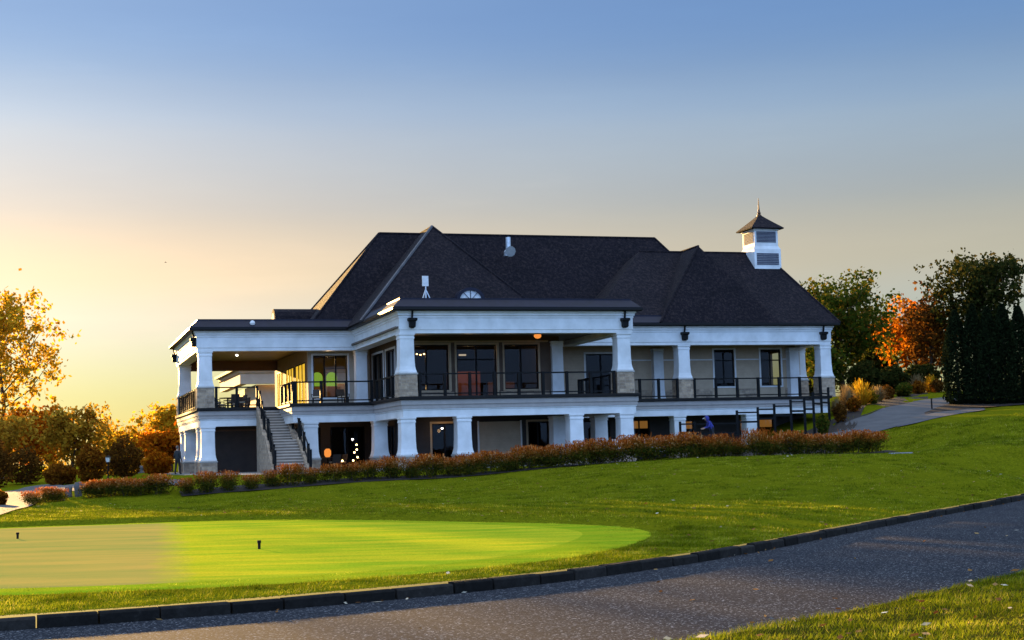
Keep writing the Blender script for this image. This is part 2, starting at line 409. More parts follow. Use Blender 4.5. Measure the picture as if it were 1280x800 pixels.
# near-side verge, where the photographer stands
off2 = np.concatenate([np.arange(0, 6, .12), np.geomspace(6, 400, 30)])
xs2 = np.concatenate([-np.geomspace(900, 31, 20), np.arange(-30, 31, .25), np.geomspace(31, 900, 20)])
X2 = np.repeat(xs2[:, None], len(off2), 1); Y2 = near_y(xs2)[:, None] - off2[None]
def HN(x, y):
    o = near_y(x) - y
    return .012 + .07 * sstep(0, .35, o) + .45 * sstep(.5, 14, o) + .02 * np.sin(x * 2.1 + np.sin(y * 3)) * np.sin(y * 1.9) * sstep(.2, 1, o)
Z2 = HN(X2, Y2)
nx, ny = X2.shape; idx = np.arange(nx * ny).reshape(nx, ny)
F2 = np.stack([idx[:-1, :-1], idx[:-1, 1:], idx[1:, 1:], idx[1:, :-1]], -1).reshape(-1, 4)
tag(npmesh('verge', np.stack([X2, Y2, Z2], -1).reshape(-1, 3), F2, M['verge'], smooth=True), kind='structure')

# road
def asphalt():
    m, t, out = nt('asphalt')
    co = coords(t)
    p = N(t, 'ShaderNodeBsdfPrincipled', Roughness=.95); p.inputs['Specular IOR Level'].default_value = .02
    v = N(t, 'ShaderNodeTexVoronoi', Scale=44); t.links.new(co, v.inputs['Vector'])
    s = t.nodes.new('ShaderNodeSeparateColor'); t.links.new(v.outputs['Color'], s.inputs[0])
    spk = ramp(t, s.outputs[0], [(0, (.015, .017, .0205)), (.45, (.024, .026, .032)), (.82, (.040, .043, .050)), (.93, (.085, .088, .095)), (1, (.28, .28, .29))])
    big = ramp(t, noise(t, co, .35, 5, .6), [(.3, (.85, .85, .88)), (.7, (1.12, 1.11, 1.1))])
    mx = N(t, 'ShaderNodeMix', data_type='RGBA', blend_type='MULTIPLY'); mx.inputs[0].default_value = 1
    t.links.new(spk, mx.inputs[6]); t.links.new(big, mx.inputs[7]); t.links.new(mx.outputs[2], p.inputs['Base Color'])
    t.links.new(bump(t, noise(t, co, 60, 4, .7), .12, .006), p.inputs['Normal'])
    t.links.new(p.outputs[0], out.inputs[0]); return m
M['asphalt'] = asphalt()
xr = np.concatenate([np.linspace(-900, -60, 20), np.arange(-58, 60, .5), np.linspace(62, 900, 30)])
V = []; 
for x in xr:
    a, b = float(near_y(x)) - .5, float(kerb_y(x)) + .1
    for k in range(9): V.append((x, a + (b - a) * k / 8, 0))
idx = np.arange(len(xr) * 9).reshape(len(xr), 9)
F = np.stack([idx[:-1, :-1], idx[1:, :-1], idx[1:, 1:], idx[:-1, 1:]], -1).reshape(-1, 4)
tag(npmesh('road', V, F, M['asphalt']), kind='structure')

# kerb of separate stones
def kerbmat():
    m, t, out = nt('kerb_granite'); p = N(t, 'ShaderNodeBsdfPrincipled', Roughness=.9); p.inputs['Specular IOR Level'].default_value = .1; co = coords(t)
    g = t.nodes.new('ShaderNodeNewGeometry'); mx = N(t, 'ShaderNodeMix', data_type='RGBA', blend_type='MULTIPLY'); mx.inputs[0].default_value = 1
    t.links.new(ramp(t, g.outputs['Random Per Island'], [(0, (.5, .5, .5)), (1, (1.5, 1.45, 1.4))]), mx.inputs[6]); t.links.new(ramp(t, noise(t, co, 7, 6, .75), [(.3, (.011, .010, .009)), (.6, (.024, .022, .020)), (.75, (.05, .046, .04))]), mx.inputs[7]); t.links.new(mx.outputs[2], p.inputs['Base Color'])
    t.links.new(bump(t, noise(t, co, 11, 5, .7), .4, .03), p.inputs['Normal']); t.links.new(p.outputs[0], out.inputs[0]); return m
M['kerb_old'] = pmat('kerb_stone', (.012, .011, .0105), (.026, .024, .022), 2.5, .85, .5, 14, .02)
kb = MB(); x = -30.0; kr = random.Random(3)
def kpt(x, n, z):
    d = float(kerb_y(x + .05) - kerb_y(x - .05)) / .1; l = math.hypot(1, d)
    return (x - d / l * n, float(kerb_y(x)) + n / l, z)
while x < 60:
    d = float(kerb_y(x + .05) - kerb_y(x - .05)) / .1; L = kr.uniform(.72, 1.1) / math.hypot(1, d); g = kr.uniform(.010, .024) / math.hypot(1, d)
    x1 = x + L; zt = .168 + kr.uniform(-.022, .016); n0 = kr.uniform(-.02, .02); zt2 = zt + kr.uniform(-.006, .006)
    a, b = x + g, x1 - g
    ring = lambda x, zt: [kpt(x, n0, -.05), kpt(x, n0 + .005, zt - .03), kpt(x, n0 + .03, zt), kpt(x, n0 + .19, zt), kpt(x, n0 + .2, -.05)]
    vs = ring(a, zt) + ring((a + b) / 2, (zt + zt2) / 2) + ring(b, zt2)
    fs = [tuple(range(5)), tuple(range(10, 15))[::-1]]
    for r in (0, 5): fs += [(r + k, r + (k + 1) % 5, r + 5 + (k + 1) % 5, r + 5 + k) for k in range(5)]
    kb.add(vs, fs); x = x1
tag(kb.build('kerb', kerbmat()), kind='structure')

# putting green and its collar
def greenmat(name, ca, cb, dry):
    m, t, out = nt(name)
    co = coords(t); p = N(t, 'ShaderNodeBsdfPrincipled', Roughness=.95); p.inputs['Specular IOR Level'].default_value = .0
    s = t.nodes.new('ShaderNodeSeparateXYZ'); t.links.new(co, s.inputs[0])
    mp = N(t, 'ShaderNodeMapping'); mp.inputs['Scale'].default_value = (.25, 1.3, 1); mp.inputs['Rotation'].default_value = (0, 0, .25); t.links.new(co, mp.inputs[0])
    st = noise(t, mp.outputs[0], .9, 5, .6)
    fine = noise(t, co, 22, 3, .7)
    base = ramp(t, st, [(.36, ca), (.66, cb)])
    mx = N(t, 'ShaderNodeMix', data_type='RGBA', blend_type='MULTIPLY'); mx.inputs[0].default_value = .55
    t.links.new(base, mx.inputs[6]); t.links.new(ramp(t, fine, [(.3, (.5, .55, .5)), (.7, (1.4, 1.35, 1.3))]), mx.inputs[7])
    res = mx.outputs[2]
    if dry:   # straw coloured image veil, painted into the turf of the western third
        nn = noise(t, co, .7, 9, .72)
        e = N(t, 'ShaderNodeMath', operation='MULTIPLY_ADD'); e.inputs[1].default_value = .235; t.links.new(s.outputs[1], e.inputs[0]); t.links.new(s.outputs[0], e.inputs[2])
        e2 = N(t, 'ShaderNodeMath', operation='MULTIPLY_ADD'); e2.inputs[1].default_value = 1.2; t.links.new(nn, e2.inputs[0]); t.links.new(e.outputs[0], e2.inputs[2])
        mr = N(t, 'ShaderNodeMapRange'); mr.inputs[1].default_value = .3; mr.inputs[2].default_value = 1.1; t.links.new(e2.outputs[0], mr.inputs[0])
        m2 = N(t, 'ShaderNodeMix', data_type='RGBA'); t.links.new(mr.outputs[0], m2.inputs[0])
        veil_col = ramp(t, noise(t, mp.outputs[0], .7, 4), [(.35, (.43, .31, .065)), (.65, (.27, .27, .055))])
        t.links.new(veil_col, m2.inputs[6]); t.links.new(res, m2.inputs[7]); res = m2.outputs[2]
    t.links.new(res, p.inputs['Base Color'])
    t.links.new(bump(t, noise(t, co, 30, 3, .7), .5, .01), p.inputs['Normal'])
    t.links.new(p.outputs[0], out.inputs[0]); return m
M['green'] = greenmat('green_turf', (.25, .36, .014), (.54, .45, .02), True)
M['collar'] = greenmat('collar_turf', (.20, .31, .010), (.36, .36, .014), False)
def sheet(poly, name, mat, dz):
    c = np.array([-9.0, 36.0]); V = []; nr = 40; n = len(poly)
    for r in range(nr + 1):
        q = c + (poly - c) * (r / nr) ** .9 if r else np.repeat(c[None], n, 0)
        V.append(q)
    V = np.concatenate(V); Zs = H(V[:, 0], V[:, 1]) + dz
    rim = np.repeat([0] * nr + [1], n) > 0; Zs[rim] -= .03
    F = []
    for r in range(nr):
        for k in range(n): F.append((r * n + k, r * n + (k + 1) % n, (r + 1) * n + (k + 1) % n, (r + 1) * n + k))
    return tag(npmesh(name, np.column_stack([V, Zs]), F, mat, smooth=True), kind='structure')
cen = np.array([-9.0, 36.0])
sheet(GREEN, 'green_collar', M['collar'], .014)
d_ = GREEN - cen; inner = cen + d_ * (1 - np.clip(1.0 / np.hypot(d_[:, 0], d_[:, 1]), 0, .2))[:, None]
inner[:, 0] -= .6 * sstep(-3, 3, inner[:, 0])
sheet(inner, 'putting_green', M['green'], .022)

# strips laid on the terrain: paths, beds
def strip(name, A, B, mat, dz=.03, n=60, m=8):
    def res(P):
        P = np.array(P, float); L = np.concatenate([[0], np.cumsum(np.hypot(*(np.diff(P[:, :2], axis=0).T)))])
        t = np.linspace(0, L[-1], n); Q = np.column_stack([np.interp(t, L, P[:, k]) for k in (0, 1)])
        for _ in range(4): Q[1:-1] = (Q[:-2] + 2 * Q[1:-1] + Q[2:]) / 4
        return Q
    A = res(A); B = res(B); T = np.linspace(0, 1, m)
    P = A[:, None] * (1 - T)[None, :, None] + B[:, None] * T[None, :, None]
    Zs = H(P[..., 0], P[..., 1]) + dz
    idx = np.arange(n * m).reshape(n, m)
    F = np.stack([idx[:-1, :-1], idx[1:, :-1], idx[1:, 1:], idx[:-1, 1:]], -1).reshape(-1, 4)
    return tag(npmesh(name, np.concatenate([P, Zs[..., None]], -1).reshape(-1, 3), F, mat, smooth=True), kind='structure')
M['path'] = pmat('path_paving', (.12, .115, .115), (.085, .082, .084), .8, .9, .3, 30, .01, spec=.1)
hp = lambda px, py: hit(px, py)[:2]
PL = [(1020, 549), (1050, 533), (1085, 520), (1115, 509), (1150, 501), (1190, 496)]
PR = [(1085, 544), (1110, 537), (1150, 525), (1158, 516), (1172, 511), (1202, 506)]
PATHQ = np.array([hp(*q) for q in [(1085, 544), (1110, 537), (1150, 525), (1200, 518), (1232, 513), (1230, 511), (1190, 496), (1150, 501), (1085, 520), (1020, 549)]])
strip('path', [hp(*q) for q in PL], [hp(*q) for q in PR], M['path'], .05)
strip('path', [hp(*q) for q in [(1148, 520), (1180, 514), (1210, 511.5), (1230, 511)]], [hp(*q) for q in [(1120, 535), (1165, 525), (1200, 518), (1232, 513)]], M['path'], .045, 30)
strip('path', [hp(*q) for q in [(-60, 640), (0, 618), (30, 610), (60, 606), (120, 606), (230, 602)]], [hp(*q) for q in [(-60, 668), (0, 645), (30, 636), (62, 616), (120, 613.5), (232, 608)]], M['path'], .05, 80)
strip('mulch_bed', [hp(*q) for q in [(1155, 517), (1175, 509), (1200, 504), (1300, 496)]], [hp(*q) for q in [(1157, 518.5), (1180, 515), (1215, 511), (1300, 505.5)]], M['soil'], .06, 40)
# bed under the hedge and the flower bed by the far end
HP = [W(-13.2, -7.6), W(-12.6, -7.2), W(-8.3, -7), W(-5.2, -7), W(.5, -7), W(6, -7), W(11.4, -7), W(17, -7), W(22.7, -7), W(25.6, -7)]
strip('mulch_bed', [p[:2] - VA[:2] * .35 for p in HP[1:]], [p[:2] + VA[:2] * 1.0 for p in HP[1:]], M['soil'], .035, 120, 6)
strip('mulch_bed', [W(19, -4.5)[:2], W(24, -4.5)[:2], hp(1030, 546), hp(1060, 530), hp(1110, 510), hp(1160, 500)], [W(19, 5)[:2], W(24, 7)[:2], W(31, 8)[:2], W(35, 11)[:2], hp(1110, 490), hp(1160, 486)], M['soil'], .03, 60, 14)
# lower terrace paving
tb = MB(); tb.box(-11, 15.5, -2.5, 30, 1.2, 1.46); ter = tb.build('terrace', pmat('terrace_paving', (.22, .2, .18), (.16, .15, .135), 1.2, .8, .2))
ter.location = ORG; ter.rotation_euler = (0, 0, YAW); tag(ter, kind='structure')
# ================================================================== clubhouse
CH = empty('clubhouse', ORG, YAW, 'two storey white clubhouse with columned verandas and dark hipped roofs', 'clubhouse')
ZD, ZS, ZG = 5.30, 8.80, 1.46     # deck floor, beam soffit, terrace

def wall(name, axis, c, a0, a1, z0, z1, ops, mat, t=.3):
    """wall facing -v (axis 'u') or -u (axis 'v') with real openings; ops = [(a0,a1,z0,z1)]"""
    A = sorted({a0, a1, *[o[0] for o in ops], *[o[1] for o in ops]}); B = sorted({z0, z1, *[o[2] for o in ops], *[o[3] for o in ops]})
    mb = MB(); P = (lambda a, d, z: (a, c + d, z)) if axis == 'u' else (lambda a, d, z: (c + d, a, z))
    solid = lambda a, z: not any(o[0] < a < o[1] and o[2] < z < o[3] for o in ops)
    for i in range(len(A) - 1):
        for j in range(len(B) - 1):
            if solid((A[i] + A[i+1]) / 2, (B[j] + B[j+1]) / 2):
                for d in (0, t): mb.add([P(A[i], d, B[j]), P(A[i+1], d, B[j]), P(A[i+1], d, B[j+1]), P(A[i], d, B[j+1])], [(0, 1, 2, 3)])
    for p0, p1, q0, q1 in list(ops) + [(a0, a1, z0, z1)]:
        for (x0, y0, x1, y1) in ((p0, q0, p1, q0), (p1, q0, p1, q1), (p1, q1, p0, q1), (p0, q1, p0, q0)):
            mb.add([P(x0, 0, y0), P(x1, 0, y1), P(x1, t, y1), P(x0, t, y0)], [(0, 1, 2, 3)])
    return mb.build(name, mat, CH, recalc=False)
def window(axis, c, a0, a1, z0, z1, nv=1, transom=None, fm='black', trim=True, name='window', sill=True, flush=False, glass='glass', tm='trim'):
    P = (lambda a, d, z: (a, c + d, z)) if axis == 'u' else (lambda a, d, z: (c + d, a, z))
    def bx(mb, p0, p1, q0, q1, d0, d1):
        x0, y0, _ = P(p0, d0, 0); x1, y1, _ = P(p1, d1, 0)
        mb.box(min(x0, x1), max(x0, x1), min(y0, y1), max(y0, y1), q0, q1)
    f = MB(); w = .07; d0, d1 = (-.03, .03) if flush else (.10, .17); gd = .005 if flush else .14; e = .003
    bx(f, a0 + e, a0 + w, z0 + e, z1 - e, d0, d1); bx(f, a1 - w, a1 - e, z0 + e, z1 - e, d0, d1)
    bx(f, a0 + w, a1 - w, z0 + e, z0 + w, d0, d1); bx(f, a0 + w, a1 - w, z1 - w, z1 - e, d0, d1)
    for k in range(1, nv + 1):
        a = a0 + (a1 - a0) * k / (nv + 1); bx(f, a - .045, a + .045, z0 + w, z1 - w, d0 + .005, d1 - .005)
    if transom: bx(f, a0 + w, a1 - w, transom - .04, transom + .04, d0 + .01, d1 - .01)
    o = f.build(name, M[fm], CH)
    g = MB(); g.add([P(a0 + w / 2, gd, z0 + w / 2), P(a1 - w / 2, gd, z0 + w / 2), P(a1 - w / 2, gd, z1 - w / 2), P(a0 + w / 2, gd, z1 - w / 2)], [(0, 1, 2, 3)])
    g.build('pane', M[glass], o)
    if trim:
        tr = MB(); bx(tr, a0 - .12, a0 - .002, z0 - .1, z1 + .12, -.035, .02); bx(tr, a1 + .002, a1 + .12, z0 - .1, z1 + .12, -.035, .02)
        bx(tr, a0 - .002, a1 + .002, z1 + .002, z1 + .12, -.035, .02)
        if sill: bx(tr, a0 - .002, a1 + .002, z0 - .1, z0 - .002, -.06, .02)
        tr.build('trim', M[tm], o)
    return o

# ---- upper storey walls
o1 = [(1.35, 4.0, 5.95, 8.62), (4.5, 6.95, 5.38, 8.62), (7.45, 9.56, 5.95, 8.62)]
wall('wall', 'u', 6.0, 1.0, 10.9, ZD, 9.1, o1, M['loungewall'])
window('u', 6.0, *o1[0], nv=1, tm='tantrim'); window('u', 6.0, *o1[1], nv=1, name='door', transom=7.75, sill=False, tm='tantrim'); window('u', 6.0, *o1[2], nv=1, tm='tantrim')
o2 = [(6.9, 9.4, 5.75, 8.5), (10.1, 13.2, 5.75, 8.5)]
wall('wall', 'v', 1.0, 6.3, 14.0, ZD, 9.1, o2, M['loungewall'])
for q in o2: window('v', 1.0, *q, nv=1)
o3 = [(-2.62, -.45, 5.95, 8.6)]
wall('wall', 'u', 14.0, -2.95, 1.3, ZD, 9.1, o3, M['stucco'])
wo = window('u', 14.0, *o3[0], nv=2, fm='black')

for k, x in enumerate((-2.42, -1.5)):
    lw = MB(); n = 10; pts = [(x + .34 - .34 * math.cos(PI * i / n), 7.3 + .34 * math.sin(PI * i / n)) for i in range(n + 1)] + [(x + .68, 6.75), (x, 6.75)]
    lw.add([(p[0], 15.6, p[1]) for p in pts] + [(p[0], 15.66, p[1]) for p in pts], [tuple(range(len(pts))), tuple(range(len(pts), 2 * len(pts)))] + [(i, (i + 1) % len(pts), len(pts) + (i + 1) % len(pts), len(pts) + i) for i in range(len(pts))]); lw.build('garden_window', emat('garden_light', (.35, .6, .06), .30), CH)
for x0, x1 in ((-2.42, -1.6), (-1.45, -.6)): lw = MB(); lw.box(x0, x1, 15.55, 15.64, 5.6, 6.7); lw.build('cabinet', pmat('honey_wood', (.50, .28, .09), (.38, .20, .06), 2, .5), CH)
o4 = [(14.9, 18.8, 5.45, 8.25), (19.5, 22.7, 5.45, 8.25), (24.3, 26.7, 5.45, 8.25)]
wall('wall', 'v', -2.95, 14.3, 27.9, ZD, 9.1, o4, pmat('tan_render', (.26, .16, .085), (.20, .12, .06), 2, .8, .15))
for q in o4:
    wo = window('v', -2.95, *q, nv=2, trim=False, flush=True, glass='clearglass'); lw = MB(); lw.add([(-2.93, q[0], q[2]), (-2.93, q[1], q[2]), (-2.93, q[1], q[3]), (-2.93, q[0], q[3])], [(0, 1, 2, 3)]); lw.build('glow_panel', M['glow_amber'], wo)  # added glowing panel behind each pane, in place of amber sunlight
o5 = [(15.2, 17.4, 5.38, 8.5), (24.44, 25.93, 6.25, 8.73), (27.91, 29.43, 6.25, 8.73)]
wall('wall', 'u', 13.0, 10.9, 30.9, ZD, 9.1, o5, M['siding'])
window('u', 13.0, *o5[0], nv=1, name='door', sill=False)
for q in o5[1:]: window('u', 13.0, *q, nv=1, transom=8.0)
wall('wall', 'v', 10.6, 6.3, 13.0, ZD, 9.1, [], M['brownwall'])
wall('wall', 'v', 30.6, 13.3, 24.0, ZD, 9.1, [(15, 17, 6.2, 8.7)], M['siding'])
wall('wall', 'u', 24.0, -2.6, 30.9, ZD, 9.1, [(0, 3, 5.6, 8.4), (6, 9, 5.6, 8.4)], M['stucco'])
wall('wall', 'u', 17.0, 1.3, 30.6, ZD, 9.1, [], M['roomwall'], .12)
# dark door leaf and framed screen in the recess right of the lounge
rd = MB(); rd.box(11.3, 12.6, 12.93, 12.99, 5.4, 8.3); rd.build('door', M['darkcap'], CH)
# stone wainscot and cream string course on the right veranda wall
for a, b in ((17.65, 24.2), (26.2, 27.65), (29.7, 30.6)): ws = MB(); ws.box(a, b, 12.93, 12.995, ZD + .005, 6.08); ws.build('wainscot', M['stone'], CH)
for a, b in ((17.65, 24.3), (26.06, 27.78), (29.56, 30.6)): sc_ = MB(); sc_.box(a, b, 12.955, 12.995, 8.02, 8.1); sc_.build('string_course', M['trim'], CH)
for a, b in ((1.02, 4.3), (7.15, 10.2)): w2_ = MB(); w2_.box(a, b, 5.92, 5.995, ZD + .005, 5.83); w2_.build('wainscot', M['stone'], CH)
w3_ = MB()
for x in (4.06, 4.39, 7.01, 7.34): w3_.box(x, x + .09, 5.94, 5.998, 5.9, 8.75)
w3_.box(1.02, 10.2, 5.93, 5.996, 8.76, 8.86); w3_.build('trim', M['tantrim'], CH)

# ---- lower storey walls
l1 = [(2.9, 4.5, 1.5, 4.0), (8.8, 10.1, 1.5, 4.0)]
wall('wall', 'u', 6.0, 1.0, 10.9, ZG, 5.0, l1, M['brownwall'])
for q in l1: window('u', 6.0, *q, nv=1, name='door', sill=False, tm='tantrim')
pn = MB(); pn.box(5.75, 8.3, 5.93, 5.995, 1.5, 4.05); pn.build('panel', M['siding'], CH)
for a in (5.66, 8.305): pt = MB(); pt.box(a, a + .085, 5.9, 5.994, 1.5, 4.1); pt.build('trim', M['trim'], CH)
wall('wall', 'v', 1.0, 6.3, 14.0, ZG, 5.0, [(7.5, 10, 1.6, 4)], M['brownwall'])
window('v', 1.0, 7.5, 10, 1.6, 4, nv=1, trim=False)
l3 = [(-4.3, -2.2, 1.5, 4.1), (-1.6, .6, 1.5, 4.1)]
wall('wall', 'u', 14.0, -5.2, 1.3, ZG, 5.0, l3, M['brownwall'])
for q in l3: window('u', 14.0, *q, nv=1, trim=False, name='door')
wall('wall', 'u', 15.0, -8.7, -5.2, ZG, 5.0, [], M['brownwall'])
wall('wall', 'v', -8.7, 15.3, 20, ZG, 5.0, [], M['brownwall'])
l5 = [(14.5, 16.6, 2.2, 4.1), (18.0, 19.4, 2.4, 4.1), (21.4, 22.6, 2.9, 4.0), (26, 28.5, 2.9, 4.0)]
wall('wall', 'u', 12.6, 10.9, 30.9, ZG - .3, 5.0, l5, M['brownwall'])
for i, q in enumerate(l5): window('u', 12.6, *q, nv=1, trim=False)
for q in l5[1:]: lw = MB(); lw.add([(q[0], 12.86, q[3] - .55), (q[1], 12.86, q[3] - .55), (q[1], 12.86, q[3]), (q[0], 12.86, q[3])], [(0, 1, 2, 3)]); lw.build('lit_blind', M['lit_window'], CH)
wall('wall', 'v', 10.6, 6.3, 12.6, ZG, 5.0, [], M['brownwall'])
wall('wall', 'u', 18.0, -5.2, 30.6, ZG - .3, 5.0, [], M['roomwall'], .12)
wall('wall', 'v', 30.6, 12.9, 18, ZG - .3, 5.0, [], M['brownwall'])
wb = MB(); wb.box(-8.69, -5.22, 14.9, 14.995, 4.0, 4.1); wb.build('trim', M['wood'], CH)

# ---- decks, floors and ceilings
dk = MB()
for r in ((-9.8, -2.9, 12.35, 27), (-5.0, -.3, 7.05, 12.35), (-2.9, 13.35, 12.35, 24), (-.3, 13.35, -.05, 12.35), (13.35, 30.95, 9.4, 24)): dk.box(*r, 5.0, ZD)
dk.build('deck', M['floor'], CH)
ce = MB(); ce.box(-9.7, -.5, 12.6, 27, 9.1, 9.2); ce.build('ceiling', M['wood'], CH)
ce = MB(); ce.box(-.5, 13.05, .2, 24, 9.1, 9.2); ce.box(13.05, 31.15, 9.7, 24, 9.1, 9.2); ce.build('ceiling', M['ceiling'], CH)

UP = [(-9.9, 27.2), (-9.9, 12.4), (-.3, 12.4), (-.3, 0), (13.25, 0), (13.25, 9.5), (31.35, 9.5), (31.35, 20)]
en = MB(); en.sweep(UP, [(-.75, 9.1), (-.75, 8.8), (0, 8.8), (0, 8.98), (.035, 9.0), (.035, 9.62), (.07, 9.65), (.07, 9.74), (.13, 9.78), (.13, 9.88), (.2, 9.94), (.2, 10.0), (-.75, 10.0)])
en.build('entablature', M['white'], CH)
gu = MB(); gu.sweep(UP, [(.1, 10.003), (.44, 10.01), (.5, 10.06), (.5, 10.2), (.44, 10.2), (.42, 10.12), (.1, 10.12)]); gu.build('gutter', M['gutter'], CH)
RE = [(-9.9, 27.2), (-9.9, 12.4), (-.3, 12.4), (-.3, 0), (13.25, 0), (13.25, 9.5), (19.2, 9.5)]
ed = MB(); ed.sweep(RE, [(.415, 10.125), (.43, 10.23), (-.02, 10.66), (-.02, 10.74), (-.5, 10.74), (-.5, 10.125)]); ed.build('roof_edge', M['metalroof'], CH)
fr = MB(); fr.box(-9.5, .3, 12.8, 27, 10.3, 10.6); fr.box(.3, 12.8, .4, 13, 10.3, 10.6); fr.box(12.8, 19, 9.9, 13, 10.3, 10.6); fr.build('flat_roof', M['flatroof'], CH)
DP = [(-9.9, 27.2), (-9.9, 12.2), (-5.15, 12.2), (-5.15, 7.0), (-.35, 7.0), (-.35, -.12), (13.45, -.12), (13.45, 9.3), (31, 9.3), (31, 13)]
b_ = MB(); b_.sweep(DP, [(-.8, 4.99), (-.8, 4.25), (-.13, 4.25), (-.13, 4.62), (-.09, 4.64), (-.09, 4.70), (-.8, 4.70)]); b_.build('deck_beam', M['white'], CH)
b_ = MB(); b_.sweep(DP, [(-.5, 4.705), (-.05, 4.705), (-.05, 4.9), (-.01, 4.92), (-.01, 5.18), (-.5, 5.18)]); b_.build('deck_fascia', M['fascia'], CH)
b_ = MB(); b_.sweep(DP, [(-.4, 5.185), (.07, 5.185), (.1, 5.21), (.1, 5.34), (.06, 5.37), (-.4, 5.37)]); b_.build('deck_cap', M['darkcap'], CH)

# ---- columns: white tapered shaft on a stone base
def column(u, v, upper, h=.43, base=True, half=False):
    zb, zt = (6.66, ZS) if upper else (2.2, 4.25)
    if not base: zb = ZD + .07 if upper else ZG
    m = MB(); c = h
    m.frus(u, v, [(c * 1.14, zb), (c * 1.14, zb + .07), (c * 1.06, zb + .16), (c * .98, zb + .34), (c * .93, zb + .8), (c * .9, zt - .32), (c * .9, zt - .30), (c * .97, zt - .29), (c * .97, zt - .2), (c * .93, zt - .19), (c * .93, zt - .13), (c * 1.03, zt - .08), (c * 1.03, zt - .003)])
    o = m.build('column', M['white'], CH)
    if base:
        z0 = ZD + .005 if upper else ZG - .12
        s = MB(); s.frus(u, v, [(c * 1.22, z0), (c * 1.18, zb - .1)]); b = s.build('stone_base', M['stone'], o)
        s = MB(); s.frus(u, v, [(c * 1.27, zb - .098), (c * 1.27, zb - .03), (c * 1.2, zb - .003)]); s.build('base_cap', M['stonecap'], b)
    return o
# upper
for u, v in ((.08, .42), (12.72, .42), (-9.42, 12.85), (-9.42, 26.3), (20.7, 9.95), (30.98, 9.95)): column(u, v, True, .43)
column(30.98, 13.4, True, .4)
for u, v in ((.15, 12.8), (10.72, 6.1), (20.2, 12.9), (30.2, 12.8)): column(u, v, True, .38, base=False)
# lower
for u, v in ((.06, .42), (3.2, .42), (9.72, .42), (12.75, .42), (.1, 7.45), (-4.0, 7.45), (-9.3, 12.75), (-9.3, 15.2), (-9.3, 23.4), (-9.3, 26.6), (12.75, 4.5), (9.9, 3.8), (20.2, 9.85), (25.3, 9.85)): column(u, v, False, .43)

# ---- roofs
def hipface(name, V, F, parent=CH, mat='shingle'):
    m = MB(); m.add(V, F); return m.build(name, M[mat], parent)
def ridgecap(parent, name, segs, mat='shingle', w=.16):
    m = MB()
    for a, b in segs: m.tube([a, b], [w / 2, w / 2], 6)
    return m.build(name, M[mat], parent)
ZE = 10.15
a, b, c, d = (-3.17, 12.7, ZE), (27.2, 12.7, ZE), (27.2, 22.2, ZE), (-3.17, 22.2, ZE); R0, R1 = (2.32, 16.45, 16.8), (21.9, 16.45, 16.8)
mr = hipface('hipped_roof', [a, b, c, d, R0, R1], [(0, 1, 5, 4), (1, 2, 5), (2, 3, 4, 5), (3, 0, 4), (3, 2, 1, 0)])
ridgecap(mr, 'ridge_cap', [(a, R0), (R0, R1), (R1, b), (d, R0)])
a, b, c, d = (-.9, 7.45, ZE), (11.2, 7.45, ZE), (11.2, 17, ZE), (-.9, 17, ZE); R0, R1 = (5.15, 13.5, 16.85), (5.15, 17.5, 16.85)
fr_ = hipface('hipped_roof', [a, b, c, d, R0, R1], [(0, 1, 4), (1, 2, 5, 4), (2, 3, 5), (3, 0, 4, 5), (3, 2, 1, 0)])
ridgecap(fr_, 'ridge_cap', [(b, R0), (R0, R1)]); ridgecap(fr_, 'hip_flashing', [(a, R0)], 'hiplead', .2)
a, b, c, d = (14, 9.06, 10.2), (31.9, 9.06, 10.2), (31.9, 20.5, 10.2), (14, 20.5, 10.2); R0, R1 = (20, 14.7, 15.6), (29.4, 14.7, 15.6)
rr = hipface('hipped_roof', [a, b, c, d, R0, R1], [(0, 1, 5, 4), (1, 2, 5), (2, 3, 4, 5), (3, 0, 4), (3, 2, 1, 0)])
ridgecap(rr, 'ridge_cap', [(R0, R1), (R1, b)])
a, b, c, d = (18.9, 9.02, 10.21), (27.4, 9.02, 10.21), (27.4, 16, 10.21), (18.9, 16, 10.21); R0, R1 = (23.1, 11.9, 15.62), (23.1, 15, 15.62)
r4 = hipface('hipped_roof', [a, b, c, d, R0, R1], [(0, 1, 4), (1, 2, 5, 4), (2, 3, 5), (3, 0, 4, 5), (3, 2, 1, 0)])
ridgecap(r4, 'ridge_cap', [(a, R0), (R0, R1)])

# half-round dormer in the front hip, arched dormer on the left hip
dm = MB(); n = 14
cu, cv, cz, rd_ = 6.1, 8.15, 11.5, .9
V0 = [(cu + rd_ * math.cos(PI * k / n), cv, cz + rd_ * .88 * math.sin(PI * k / n)) for k in range(n + 1)]
V1 = [(p[0], cv + 2.2, p[2]) for p in V0]
Vi = [(cu + (rd_ - .2) * math.cos(PI * k / n), cv, cz + (rd_ - .2) * .88 * math.sin(PI * k / n)) for k in range(n + 1)]
Vj = [(p[0], cv + .15, p[2]) for p in Vi]
fs = []
L_ = n + 1
for k in range(n): fs += [(k, k + 1, L_ + k + 1, L_ + k), (k, 2 * L_ + k, 2 * L_ + k + 1, k + 1), (2 * L_ + k, 3 * L_ + k, 3 * L_ + k + 1, 2 * L_ + k + 1)]
dm.add(V0 + V1 + Vi + Vj, fs); do = dm.build('dormer', M['metalroof'], CH, recalc=False)
pn = MB(); pn.add([(p[0], cv + .12, p[2]) for p in Vi], [tuple(range(n + 1))]); pn.build('pane', M['whiteplastic'], do)  # white stands in for sky reflected in the glass, painted into the pane
fm = MB()
for k in (4, 7, 10):
    q = Vi[k]; fm.bar((cu, cv + .08, cz), (q[0], cv + .08, q[2]), .03)
fm.bar((cu - .66, cv + .06, cz + .02), (cu + .66, cv + .06, cz + .02), .06); fm.build('frame', M['metalroof'], do)
ld = MB(); V0 = []
